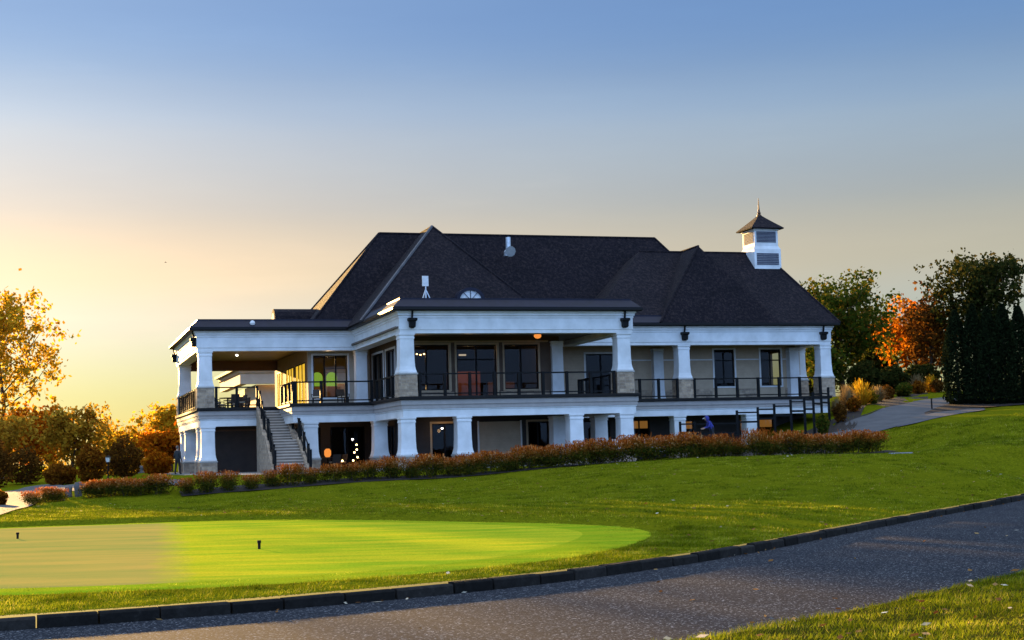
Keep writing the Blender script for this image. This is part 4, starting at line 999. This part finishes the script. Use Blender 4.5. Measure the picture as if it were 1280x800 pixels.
# ornamental grasses
def tuft(p, R, h, n, mat, label, seed, group=None):
    r = np.random.default_rng(seed); a = r.uniform(0, 2 * PI, n); b0 = np.column_stack([np.cos(a), np.sin(a), np.zeros(n)]) * (r.uniform(0, .35, n) * R)[:, None]
    q = r.uniform(.05, 1.15, n); t = b0 + np.column_stack([np.cos(a) * R * q, np.sin(a) * R * q, h * r.uniform(.45, 1.1, n) * (1.05 - .55 * q * q)])
    mid = (b0 + t) / 2 + np.array([0, 0, h * .2]); s = np.column_stack([-np.sin(a), np.cos(a), np.zeros(n)]) * .02
    V = np.stack([b0 - s, b0 + s, mid + s, mid - s, t + s * .5, t - s * .5], 1).reshape(-1, 3); i0 = np.arange(n)[:, None] * 6
    F = np.concatenate([i0 + np.array([0, 1, 2, 3]), i0 + np.array([3, 2, 4, 5])]); o = npmesh('ornamental_grass', V, F, mat); o.location = p
    return tag(o, label, 'grass tuft', group)
for i, (px, d, R, h, lm, lab) in enumerate([(1062, 101, .9, 1.5, 'straw', 'pinkish straw coloured grass tuft nearest the veranda corner'), (1080, 103, 1.1, 1.7, 'gold', 'largest yellow ornamental grass tuft above the right path'), (1100, 106, .8, 1.1, 'straw', 'short straw grass tuft right of the yellow tuft'), (1048, 99, .6, 1.0, 'straw', 'small dry grass tuft against the veranda end'), (1150, 116, .8, 1.4, 'straw', 'dry grass tuft in front of the black fence'), (1168, 117, .7, 1.3, 'gold', 'amber grass tuft right of the dry tuft by the black fence'), (1130, 111, .7, .7, 'green', 'low green clump beside the upper path')]):
    tuft(ground_at(px, d), R, h, 420, L[lm], lab, 340 + i, 'ornamental grasses above the right path')
for i, (px, d, yt, rp, lm, lab) in enumerate([(1052, 96, 502, 8, 'brown', 'low brown plant below the grasses at the veranda corner'), (1070, 99, 496, 9, 'rust', 'low rusty plant under the big yellow grass tuft'), (1092, 104, 489, 9, 'green', 'low green plant between the grass tufts on the right bank'), (1112, 108, 482, 10, 'brown', 'brown mounded plant on the right bank below the dark tree'), (1134, 111, 478, 10, 'green', 'green mounded plant on the right bank below the orange maple'), (1152, 114, 476, 9, 'rust', 'rusty mounded plant just left of the thin bollard'), (1176, 116, 474, 9, 'brown', 'brown mounded plant beside the top of the right path'), (1030, 92, 512, 8, 'green', 'low green plant at the foot of the stepped fence')]):
    p = ground_at(px, d); zt = CAMZ + d * ray(px, yt)[2]; bush('bed_plant', p, rp * d / FPX, min(1.3, max(.45, zt - p[2])), 900, .09, L[lm], lab, seed=400 + i)
p = hit(1165, 512); bo = empty('path_bollard', p, 0, 'short thin dark bollard beside the right path', 'bollard'); m = MB(); m.lathe(0, 0, [(.05, -.1), (.05, .62), (.03, .66)], 8); m.build('post', M['black'], bo)
m = MB(); m.lathe(0, 0, [(.06, .662), (.065, .72), (.02, .75)], 8); m.build('cap', M['black'], bo)
p = hit(1126, 567); m = MB(); m.box(-.55, .55, -.25, .25, -.06, .05, .02); o = m.build('utility_cover', M['concrete']); o.location = p; tag(o, 'flat pale concrete cover in grass at the right end of the hedge', 'cover')

# stepped fence climbing past the right end
FP = [(20.3, 4.2), (21.8, 4.0), (23.3, 3.8), (24.8, 3.8), (26.0, 3.9), (27.2, 4.0), (28.4, 4.1), (29.6, 4.3), (31.0, 4.6), (32.4, 6.2), (33.4, 7.4)]
p0 = W(*FP[0]); fe = empty('stepped_fence', (0, 0, 0), 0, 'black post and rail fence stepping uphill before the right veranda', 'fence')
tops = []
for (u, v), (px, py) in zip(FP, [(850, 527), (868, 527), (890, 527), (921, 513), (947, 509), (967.5, 505), (988, 499.5), (1005, 497), (1016, 490), (1026, 489), (1035, 484)]):
    w = ond(px, py, 80 + .953 * v + .303 * u); q = UV(w[0], w[1]); tops.append(w)
ra = MB()
for k in range(len(tops)):
    w = tops[k]; g = h1(w[0], w[1]); b = MB(); b.box(w[0] - .07, w[0] + .07, w[1] - .07, w[1] + .07, min(g, w[2] - 1.5) - .3, w[2]); b.build('post', M['black'], fe)
    if k:
        a = tops[k - 1]; zz = min(a[2], w[2])
        for dz, th in ((-.14, .09), (-.72, .12)): ra.bar((a[0], a[1], zz + dz), (w[0], w[1], zz + dz + (.0 if dz > -.5 else 0)), .05, th)
ra.build('rail', M['black'], fe)
# white picket rail on the lower terrace behind the hedge
pk = empty('picket_fence', (0, 0, 0), 0, 'low white picket fence on the lower terrace behind the hedge', 'fence')
a = ond(764, 548, 84); b = ond(838, 546, 86); rl = MB(); rl.bar(a, b, .06, .07); rl.bar(a - np.array([0, 0, .7]), b - np.array([0, 0, .7]), .06, .07); rl.build('rail', M['black'], pk)
for k in range(24):
    q = a + (b - a) * (k + .5) / 24; m = MB(); m.box(q[0] - .045, q[0] + .045, q[1] + .04, q[1] + .07, q[2] - .85, q[2] - .03); m.build('picket', M['white'], pk)

# ------------------------------------------------------------------ furniture
M['wicker'] = pmat('dark_wicker', (.05, .035, .025), (.03, .022, .017), 30, .7, .3, 60, .01)
M['cream'] = pmat('cream_cushion', (.55, .45, .32), None, 4, .8)
M['tabletop'] = pmat('table_top', (.10, .06, .035), (.07, .045, .03), 5, .4)
def chair():
    r = empty('patio_chair', (0, 0, 0)); m = MB(); m.box(-.26, .26, -.26, .26, .38, .44); m.build('seat', M['wicker'], r)
    m = MB(); m.box(-.23, .23, -.24, .22, .442, .5, .02); m.build('cushion', M['cream'], r)
    m = MB(); m.add([(-.26, .26, .44), (.26, .26, .44), (.27, .36, .92), (-.27, .36, .92), (-.26, .21, .44), (.26, .21, .44), (.27, .31, .92), (-.27, .31, .92)], [(0, 1, 2, 3), (7, 6, 5, 4), (0, 4, 5, 1), (1, 5, 6, 2), (2, 6, 7, 3), (3, 7, 4, 0)]); m.build('backrest', M['wicker'], r)
    for s in (-1, 1):
        m = MB(); m.bar((s * .27, -.24, .62), (s * .28, .3, .64), .06, .04); m.bar((s * .27, -.22, .44), (s * .27, -.22, .6), .04); m.build('armrest', M['wicker'], r)
        for y in (-.22, .22): m = MB(); m.bar((s * .23, y, 0), (s * .23, y, .38), .045); m.build('leg', M['black'], r)
    return r
def table():
    r = empty('patio_table', (0, 0, 0)); m = MB(); m.lathe(0, 0, [(.5, .7), (.52, .72), (.52, .745), (.5, .75)], 20); m.build('tabletop', M['tabletop'], r)
    m = MB(); m.lathe(0, 0, [(.06, .04), (.045, .1), (.045, .699)], 10); m.build('pedestal', M['black'], r); m = MB(); m.lathe(0, 0, [(.3, 0), (.3, .02), (.08, .039)], 14); m.build('base', M['black'], r)
    return r
ch0, tb0 = chair(), table(); first = {'c': True, 't': True}
def put(kind, u, v, z, rot, label, group):
    pr = ch0 if kind == 'c' else tb0
    if first[kind]: o = pr; first[kind] = False
    else: o = copy_tree(pr)
    o.location = W(u, v, z); o.rotation_euler = (0, 0, YAW + rot); tag(o, label, 'chair' if kind == 'c' else 'table', group); return o
UPZ = ZD + .002; n_ = 0
TBL = [(-7.9, 14.3, UPZ, 'round table nearest the front rail of the left veranda', 'left veranda table nearest the rail'), (-7.2, 18.2, UPZ, 'round table in the middle of the left veranda', 'middle table of the left veranda'), (-6.6, 22.6, UPZ, 'round table farthest back on the left veranda', 'back table of the left veranda'), (11.0, 2.6, ZG + .002, 'round table on the lower terrace behind the hedge near the white pickets', 'terrace table near the white pickets'), (-2.6, 9.6, ZG + .002, 'round table in the dark lower terrace right of the stair', 'terrace table right of the stair')]
for (u, v, z, lab, sh) in TBL:
    put('t', u, v, z, 0, lab, 'veranda and terrace tables')
    for k, wd in enumerate(('left', 'right', 'front')):
        a = (PI, 0, -PI / 2)[k] + .3; put('c', u + .85 * math.cos(a), v + .85 * math.sin(a), z, a - PI / 2, 'dark wicker armchair at the %s of the %s' % (wd + ' side', sh), 'wicker armchairs on verandas and terrace')
for (u, v, rot, lab) in ((11.8, 8.2, .2, 'dark armchair in the recess right of the central lounge'), (-1.8, 8.6, .4, 'dark armchair behind the rail right of the stair top'), (-3.4, 8.4, -.3, 'dark armchair nearer the stair top behind the rail')): put('c', u, v, UPZ, rot, lab, 'wicker armchairs on verandas and terrace')
# glowing lantern and string of lights in the lower terrace
lt = empty('table_lantern', W(-2.6, 9.6, ZG + .754), 0, 'orange glowing lantern on the terrace table right of the stair', 'lantern'); m = MB(); m.lathe(0, 0, [(.12, .02), (.2, .15), (.2, .4), (.1, .52)], 12); m.build('globe', M['lampamber'], lt); m = MB(); m.lathe(0, 0, [(.14, 0), (.14, .019)], 12); m.build('base', M['black'], lt)
sl = empty('string_lights', (0, 0, 0), 0, 'string of small warm bulbs hanging beside the dark lower bar', 'string lights'); cw = MB(); prev = None
for px, py in [(440.5, 549), (445.7, 556), (446, 562), (443, 565.5), (447, 571.5), (441.5, 575.5), (428, 576), (421, 576)]:
    q = ond(px, py, 88.5); m = MB(); m.sphere(tuple(q), .05, 1, 8, 5); m.build('bulb', M['lampwarm' if py > 555 else 'lampwhite'], sl)
    if prev is not None: cw.bar(prev + np.array([0, .09, 0]), q + np.array([0, .09, 0]), .02)
    prev = q
cw.build('cord', M['black'], sl)

# hole markers on the green
for (px, py, hpx, lab) in ((324, 688, 12, 'short black marker stake on the green, nearer and right'), (22, 675, 9, 'short black marker stake on the green near the left edge')):
    p = hit(px, py); d = p[1]; hgt = hpx * d / FPX; m = MB(); m.lathe(0, 0, [(.03, -.05), (.034, hgt * .7), (.045, hgt * .75), (.045, hgt)], 8); o = m.build('marker_stake', M['black']); o.location = p; tag(o, lab, 'marker stake')
# bird in the sky
q = ond(207, 328, 180); bd = MB(); bd.tube([(-.25, 0, 0), (-.1, 0, .03), (.12, 0, .02), (.3, 0, -.02)], [.02, .07, .06, .03], 6); br = bd.build('bird', M['black']); br.location = q; br.scale = (.55, .55, .55)
tag(br, 'tiny dark bird high in the pale sky left of the roof', 'bird'); wg = MB(); wg.add([(-.08, 0, .05), (.1, 0, .05), (-.02, .5, .16), (-.08, 0, .035), (.1, 0, .035), (-.02, .5, .15)], [(0, 1, 2), (3, 5, 4), (0, 3, 4, 1), (1, 4, 5, 2), (2, 5, 3, 0)]); wg.build('wing', M['black'], br)
wg = MB(); wg.add([(-.08, 0, .05), (.1, 0, .05), (-.02, -.5, .16), (-.08, 0, .035), (.1, 0, .035), (-.02, -.5, .15)], [(0, 1, 2), (3, 5, 4), (0, 3, 4, 1), (1, 4, 5, 2), (2, 5, 3, 0)]); wg.build('wing', M['black'], br)

# ------------------------------------------------------------------ people
def person(loc, rz, label, J, top, legs, hairmat, skin, hood=None, bulk=1.0):
    """J: joints; body grown as one skin, then coloured by region"""
    pts = []; rad = []; edges = []; reg = []
    def P(p, r, g): pts.append(p); rad.append(r); reg.append(g); return len(pts) - 1
    pel = P(J['pelvis'], .155, 'l'); wa = P(J['waist'], .145 * bulk, 't'); ch = P(J['chest'], .17 * bulk, 't'); nk0 = P(J['neck0'], .085, 't'); nk = P(J['neck'], .058, 's'); hd0 = P(J['head'], .085, 's'); hd1 = P(J['crown'], .088, 's')
    for a, b in ((pel, wa), (wa, ch), (ch, nk0), (nk0, nk), (nk, hd0), (hd0, hd1)): edges.append((a, b))
    for s in ('L', 'R'):
        hp_ = P(J['hip' + s], .105, 'l'); kn = P(J['knee' + s], .066, 'l'); an = P(J['ankle' + s], .05, 'l'); to = P(J['toe' + s], .042, 'f')
        edges += [(pel, hp_), (hp_, kn), (kn, an), (an, to)]
        sh = P(J['sh' + s], .078, 't'); el = P(J['el' + s], .052, 't'); wr = P(J['wr' + s], .036, 't'); hn = Vector(J['wr' + s]) + (Vector(J['wr' + s]) - Vector(J['el' + s])).normalized() * .09
        pa = P(tuple(hn), .034, 's'); edges += [(ch, sh), (sh, el), (el, wr), (wr, pa)]
        d = (Vector(J['wr' + s]) - Vector(J['el' + s])).normalized(); x = d.cross(Vector((1, 0, 0))).normalized()
        for k in range(4):
            f0 = hn + x * (.026 * (k - 1.5)) + d * .02; f1 = f0 + d * (.05 - .006 * abs(k - 1.5)) ; f2 = f1 + d * .025 + Vector((-.02 if s == 'R' else .02, 0, 0))
            i1 = P(tuple(f1), .011, 's'); i2 = P(tuple(f2), .009, 's'); edges += [(pa, i1), (i1, i2)]
        t1 = P(tuple(hn + x * .06 - d * .01), .012, 's'); edges.append((pa, t1))
    me = bpy.data.meshes.new('tmp'); me.from_pydata(pts, edges, []); ob = bpy.data.objects.new('tmp', me); col.objects.link(ob)
    md = ob.modifiers.new('s', 'SKIN'); ob.modifiers.new('d', 'SUBSURF').levels = 1
    for i, r in enumerate(rad): me.skin_vertices[0].data[i].radius = (r, r * (.8 if reg[i] in 'lt' and r > .1 else 1))
    me.skin_vertices[0].data[0].use_root = True
    dg = bpy.context.evaluated_depsgraph_get(); nm = bpy.data.meshes.new_from_object(ob.evaluated_get(dg)); bpy.data.objects.remove(ob)
    nm.name = 'person'; nm.materials.clear()
    for m in (top, legs, skin, M['black']): nm.materials.append(m)
    A = np.array(pts); ed = [(np.array(pts[a]), np.array(pts[b]), reg[b]) for a, b in edges]
    for f in nm.polygons:
        c = np.array(f.center); best = None
        for a, b, g in ed:
            t = np.clip(((c - a) @ (b - a)) / ((b - a) @ (b - a)), 0, 1); d2 = ((c - a - t * (b - a)) ** 2).sum()
            if best is None or d2 < best[0]: best = (d2, g)
        f.material_index = 'tlsf'.index(best[1]); f.use_smooth = True
    o = bpy.data.objects.new('person', nm); col.objects.link(o); o.location = loc; o.rotation_euler = (0, 0, rz); tag(o, label, 'person')
    hc = Vector(J['head']) * .45 + Vector(J['crown']) * .55; fw = Vector(J['face']).normalized(); sd = fw.cross(Vector((0, 0, 1))).normalized()
    hm = MB(); hm.sphere(tuple(hc - fw * .018 + Vector((0, 0, .035))), .102, 1.02, 14, 9); h = hm.build('hair', hairmat, o, smooth=True)
    for v in h.data.vertices:      # keep the face clear
        q = v.co - hc
        if q.dot(fw) > .03 and q.z < .075: v.co -= fw * (q.dot(fw) - .03)
    fm = MB(); fm.bar(hc + fw * .075 + Vector((0, 0, -.01)), hc + fw * .105 + Vector((0, 0, -.045)), .028); fm.build('nose', skin, o)
    fm = MB()
    for s in (-1, 1): fm.sphere(tuple(hc + fw * .085 + sd * .032 * s + Vector((0, 0, .0))), .011, 1, 6, 4)
    fm.build('eyes', M['black'], o)
    fm = MB(); fm.bar(hc + fw * .088 - sd * .022 + Vector((0, 0, -.07)), hc + fw * .088 + sd * .022 + Vector((0, 0, -.07)), .012); fm.build('mouth', pmat('lips', (.25, .09, .07)), o)
    fm = MB()
    for s in (-1, 1): fm.sphere(tuple(hc + sd * .093 * s + Vector((0, 0, -.015))), .024, 1.4, 6, 5)
    fm.build('ears', skin, o)
    if hood:
        hd = MB(); hd.sphere(tuple(hc - fw * .045 + Vector((0, 0, -.01))), .15, 1.25, 14, 9); hh = hd.build('hood', hood, o, smooth=True)
        for v in hh.data.vertices:
            q = v.co - hc
            if q.dot(fw) > .03: v.co -= fw * (q.dot(fw) - .03)
        cp_ = MB(); cp_.add([tuple(hc + fw * .06 + sd * .08 * s + Vector((0, 0, z))) for s in (-1, 1) for z in (.075, .06)] + [tuple(hc + fw * .2 + sd * .06 * s + Vector((0, 0, z))) for s in (-1, 1) for z in (.055, .04)], [(0, 2, 6, 4), (1, 5, 7, 3), (4, 6, 7, 5), (0, 4, 5, 1), (2, 3, 7, 6)]); cp_.build('cap_visor', M['white'], o)
    return o
SK = pmat('skin', (.45, .27, .19), (.40, .23, .16), 6, .6)
JS = dict(pelvis=(0, 0, .95), waist=(0, -.01, 1.1), chest=(0, 0, 1.33), neck0=(0, .0, 1.46), neck=(0, -.005, 1.52), head=(0, -.02, 1.6), crown=(0, -.015, 1.68), face=(0, -1, 0))
for s, k in (('L', 1), ('R', -1)):
    JS.update({'hip' + s: (.1 * k, 0, .88), 'knee' + s: (.11 * k, -.02 + .06 * k, .5), 'ankle' + s: (.11 * k, .02 + .1 * k, .09), 'toe' + s: (.12 * k, -.12 + .1 * k, .045), 'sh' + s: (.2 * k, 0, 1.4), 'el' + s: (.27 * k, .03, 1.13), 'wr' + s: (.25 * k, -.08, .9)})
p = ond(222, 577, 91); p = np.array([p[0], p[1], h1(p[0], p[1])])
person(p, PI * .8, 'person in dark jacket and trousers standing by the left columns', JS, pmat('dark_jacket', (.03, .035, .04), (.02, .024, .028), 8, .8), pmat('dark_trousers', (.018, .018, .02), None, 8, .8), pmat('grey_hair', (.12, .11, .10), None, 20, .8), SK)
J2 = dict(JS); J2.update(waist=(0, -.04, 1.1), chest=(0, -.16, 1.3), neck0=(0, -.24, 1.42), neck=(0, -.27, 1.47), head=(0, -.32, 1.53), crown=(0, -.34, 1.61), face=(0, -1, -.25))
for s, k in (('L', 1), ('R', -1)): J2.update({'sh' + s: (.2 * k, -.17, 1.38), 'el' + s: (.25 * k, -.22, 1.1), 'wr' + s: (.18 * k, -.46, 1.02)})
BL = pmat('blue_jacket', (.035, .045, .30), (.025, .03, .20), 6, .75)
p = ond(890, 540, 86.5); zt = CAMZ + 86.5 * ray(886, 521)[2]; g = max(h1(p[0], p[1]), zt - 1.68)
person((p[0], p[1], g), -PI * .45, 'person in hooded blue jacket and white visor leaning forward behind the hedge', J2, BL, pmat('navy_trousers', (.02, .022, .03), None, 8, .8), pmat('dark_hair', (.03, .02, .015), None, 20, .8), SK, hood=BL, bulk=1.5)

# ------------------------------------------------------------------ grass blades and fallen leaves
def blades(name, XY, Zs, hgt, w, mat, seed, lean=.5):
    r = np.random.default_rng(seed); n = len(XY); a = r.uniform(0, 2 * PI, n); h = hgt * r.uniform(.45, 1.25, n) * (1 + .55 * np.sin(XY[:, 0] * 2.3 + 1.7 * np.sin(XY[:, 1] * 1.9)) * np.sin(XY[:, 1] * 2.9 + np.sin(XY[:, 0] * 3.1)))
    b = np.column_stack([XY, Zs - .01]); s = np.column_stack([np.cos(a), np.sin(a), np.zeros(n)]) * (w * r.uniform(.7, 1.3, n))[:, None]
    l = r.normal(size=(n, 2)) * (h * lean)[:, None] + np.column_stack([h * .18, -h * .25])
    t = b + np.column_stack([l, h])
    V = np.stack([b - s, b + s, t], 1).reshape(-1, 3)
    return tag(npmesh(name, V, np.arange(3 * n).reshape(n, 3), mat), kind='stuff')
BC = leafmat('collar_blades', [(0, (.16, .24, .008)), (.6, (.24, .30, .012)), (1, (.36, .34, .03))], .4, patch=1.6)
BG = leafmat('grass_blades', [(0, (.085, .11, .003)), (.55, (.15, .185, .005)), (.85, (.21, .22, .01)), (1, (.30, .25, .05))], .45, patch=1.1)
r = np.random.default_rng(77)
def sample(n, x0, x1, y0, y1, keep):
    P = np.column_stack([r.uniform(x0, x1, n), r.uniform(y0, y1, n)]); return P[keep(P[:, 0], P[:, 1])]
infr = lambda x, y: np.abs(x) < y * .37 + 1
ko = lambda x, y: y - kerb_y(x) - .16 * np.sqrt(1 + ((kerb_y(x + .05) - kerb_y(x - .05)) / .1) ** 2)
P1 = sample(230000, -12, 6, 19, 36, lambda x, y: infr(x, y) & (ko(x, y) > 0) & (poly_sd(GREEN, x, y) > -.1))
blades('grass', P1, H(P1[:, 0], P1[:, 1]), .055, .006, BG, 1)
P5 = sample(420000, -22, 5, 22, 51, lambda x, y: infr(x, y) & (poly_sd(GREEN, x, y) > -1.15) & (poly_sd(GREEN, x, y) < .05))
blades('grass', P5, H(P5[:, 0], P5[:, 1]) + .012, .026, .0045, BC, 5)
P2 = sample(420000, -28, 26, 24, 80, lambda x, y: infr(x, y) & (ko(x, y) > 0) & (poly_sd(GREEN, x, y) > .25))
u_ = (P2[:, 0] - ORG[0]) * UA[0] + (P2[:, 1] - ORG[1]) * UA[1]; v_ = (P2[:, 0] - ORG[0]) * VA[0] + (P2[:, 1] - ORG[1]) * VA[1]
P2 = P2[~((v_ > -7.6) & (u_ > -13.5) & (u_ < 26))]
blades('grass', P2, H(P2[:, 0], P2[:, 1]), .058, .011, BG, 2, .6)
P4 = sample(150000, 12, 42, 70, 112, lambda x, y: infr(x, y) & (y > 79) | infr(x, y) & (x > 20))
u_ = (P4[:, 0] - ORG[0]) * UA[0] + (P4[:, 1] - ORG[1]) * UA[1]; v_ = (P4[:, 0] - ORG[0]) * VA[0] + (P4[:, 1] - ORG[1]) * VA[1]
P4 = P4[(v_ < -.4 * (u_ - 26) + 2) & (u_ > 26.2)]; P4 = P4[poly_sd(PATHQ, P4[:, 0], P4[:, 1]) > .1]
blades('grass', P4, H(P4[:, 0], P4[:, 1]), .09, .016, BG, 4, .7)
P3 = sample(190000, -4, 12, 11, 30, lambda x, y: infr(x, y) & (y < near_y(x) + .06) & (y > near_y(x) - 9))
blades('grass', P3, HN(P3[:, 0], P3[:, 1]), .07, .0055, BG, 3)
FL = leafmat('fallen_leaf', [(0, (.12, .05, .02)), (.5, (.25, .12, .04)), (.8, (.38, .25, .10)), (1, (.8, .74, .6))], .2)
Pk = sample(5000, -9, 24, 18, 70, lambda x, y: infr(x, y) & (ko(x, y) < -.12) & (ko(x, y) > -.65))
Pl = sample(900, -22, 24, 22, 78, lambda x, y: infr(x, y) & (ko(x, y) > 0) & (poly_sd(GREEN, x, y) > .2)); Pl = Pl[UV(0, 0)[1] * 0 + ((Pl[:, 0] - ORG[0]) * VA[0] + (Pl[:, 1] - ORG[1]) * VA[1]) < -7.8][:340]
Pn = sample(300, 0, 12, 12, 28, lambda x, y: infr(x, y) & (y < near_y(x) + .2))[:150]
Pr = sample(90, -6, 16, 18, 45, lambda x, y: infr(x, y) & (ko(x, y) < -.6) & (y > near_y(x)))[:40]
C = np.concatenate([np.column_stack([Pk, np.full(len(Pk), .02)]), np.column_stack([Pl, H(Pl[:, 0], Pl[:, 1]) + .055]), np.column_stack([Pn, HN(Pn[:, 0], Pn[:, 1]) + .06]), np.column_stack([Pr, np.full(len(Pr), .015)])])
V, F = leaf_quads(C, .07, r, flat=0)
V = V.reshape(-1, 4, 3); V[:, :, 2] = C[:, None, 2] + (V[:, :, 2] - C[:, None, 2]) * .35
tag(npmesh('fallen_leaves', V.reshape(-1, 3), F, FL), kind='stuff')
# ================================================================== light
SUN_AZ, SUN_EL = math.radians(-25.5), math.radians(6.8)      # azimuth from +Y toward +X
EXPO = 2.1
ZEN, BACK = 5.0, (.72, 1.22, 2.25)
w = bpy.data.worlds.new('World'); sc.world = w; w.use_nodes = True
t = w.node_tree; t.nodes.clear()
sky = t.nodes.new('ShaderNodeTexSky'); sky.sky_type = 'NISHITA'; sky.sun_disc = False
sky.sun_elevation = SUN_EL; sky.sun_rotation = SUN_AZ
sky.altitude = 200; sky.air_density = 1.0; sky.dust_density = 1.0; sky.ozone_density = 3.0
# the sky graded as in the photograph: softened range, blue high up, straw yellow at the horizon
gm = t.nodes.new('ShaderNodeGamma'); gm.inputs[1].default_value = .42; t.links.new(sky.outputs[0], gm.inputs[0])
tc = t.nodes.new('ShaderNodeTexCoord'); sx = t.nodes.new('ShaderNodeSeparateXYZ'); t.links.new(tc.outputs['Generated'], sx.inputs[0])
el = ramp(t, sx.outputs[2], [(0, (.60, .54, .28)), (.046, (.65, .67, .42)), (.087, (.80, .77, .68)), (.125, (1.0, .81, .61)), (.163, (.82, .74, .67)), (.216, (.70, .76, .86)), (.25, (.50, .64, .87)), (.29, (.39, .57, .89)), (.5, (.45, .58, .82)), (1, (.98, .80, .66))])
el.node.color_ramp.interpolation = 'CARDINAL'
# thin, barely visible haze streaks
wm = N(t, 'ShaderNodeMapping'); wm.inputs['Scale'].default_value = (2.2, 2.2, 13); wm.inputs['Rotation'].default_value = (.06, .05, 0); t.links.new(tc.outputs['Generated'], wm.inputs[0])
wisp = ramp(t, noise(t, wm.outputs[0], 1.6, 6, .6), [(.35, (.965, .965, .975)), (.6, (1.0, 1.0, 1.0)), (.75, (1.06, 1.045, 1.035))])
mw = N(t, 'ShaderNodeMix', data_type='RGBA', blend_type='MULTIPLY'); mw.inputs[0].default_value = 1; t.links.new(el, mw.inputs[6]); t.links.new(wisp, mw.inputs[7]); el = mw.outputs[2]
mx = N(t, 'ShaderNodeMix', data_type='RGBA', blend_type='MULTIPLY'); mx.inputs[0].default_value = 1
t.links.new(gm.outputs[0], mx.inputs[6]); t.links.new(el, mx.inputs[7])
zf = N(t, 'ShaderNodeMapRange', interpolation_type='SMOOTHSTEP'); zf.inputs[1].default_value = .32; zf.inputs[2].default_value = .85
zf.inputs[3].default_value = 3.80; zf.inputs[4].default_value = 4.6 * ZEN; t.links.new(sx.outputs[2], zf.inputs[0])  # overhead sky brightened and warmed as added fill on the ground
front = N(t, 'ShaderNodeVectorMath', operation='SCALE'); t.links.new(mx.outputs[2], front.inputs[0]); t.links.new(zf.outputs[0], front.inputs['Scale'])
# unseen sky opposite the sunset, brightened and blued to light the shaded front
dp = N(t, 'ShaderNodeVectorMath', operation='DOT_PRODUCT'); dp.inputs[1].default_value = (.12, -.99, .05); t.links.new(tc.outputs['Generated'], dp.inputs[0])
mr = N(t, 'ShaderNodeMapRange', interpolation_type='SMOOTHSTEP'); mr.inputs[1].default_value = -.1; mr.inputs[2].default_value = .75; t.links.new(dp.outputs['Value'], mr.inputs[0])
lowb = N(t, 'ShaderNodeMapRange', interpolation_type='SMOOTHSTEP'); lowb.inputs[1].default_value = .30; lowb.inputs[2].default_value = .75; lowb.inputs[3].default_value = 1; lowb.inputs[4].default_value = .15; t.links.new(sx.outputs[2], lowb.inputs[0])
mb_ = N(t, 'ShaderNodeMath', operation='MULTIPLY'); t.links.new(mr.outputs[0], mb_.inputs[0]); t.links.new(lowb.outputs[0], mb_.inputs[1])
sc2 = N(t, 'ShaderNodeMix', data_type='RGBA'); sc2.inputs[7].default_value = (10 * BACK[0], 10 * BACK[1], 10 * BACK[2], 1)
t.links.new(mb_.outputs[0], sc2.inputs[0]); t.links.new(front.outputs[0], sc2.inputs[6])
bg = t.nodes.new('ShaderNodeBackground'); bg.inputs[1].default_value = .1 / 2 ** EXPO * 1.0
o = t.nodes.new('ShaderNodeOutputWorld')
t.links.new(sc2.outputs[2], bg.inputs[0]); t.links.new(bg.outputs[0], o.inputs[0])
sl_ = bpy.data.lights.new('sun', 'SUN'); sl_.energy = 4.4; sl_.angle = math.radians(.6); sl_.color = (1, .60, .20)
so = bpy.data.objects.new('sun', sl_); col.objects.link(so)
sd = Vector((math.sin(SUN_AZ) * math.cos(SUN_EL), math.cos(SUN_AZ) * math.cos(SUN_EL), math.sin(SUN_EL)))
so.rotation_euler = sd.to_track_quat('Z', 'Y').to_euler(); so.location = sd * 200 + Vector((0, 0, 50))
vs = sc.view_settings
sc.display_settings.display_device = 'sRGB'
vs.view_transform = 'Standard'; vs.look = 'None'; vs.gamma = 1; vs.use_curve_mapping = False
vs.exposure = EXPO
sc.cycles.max_bounces = 8; sc.cycles.transparent_max_bounces = 12; sc.cycles.use_denoising = True
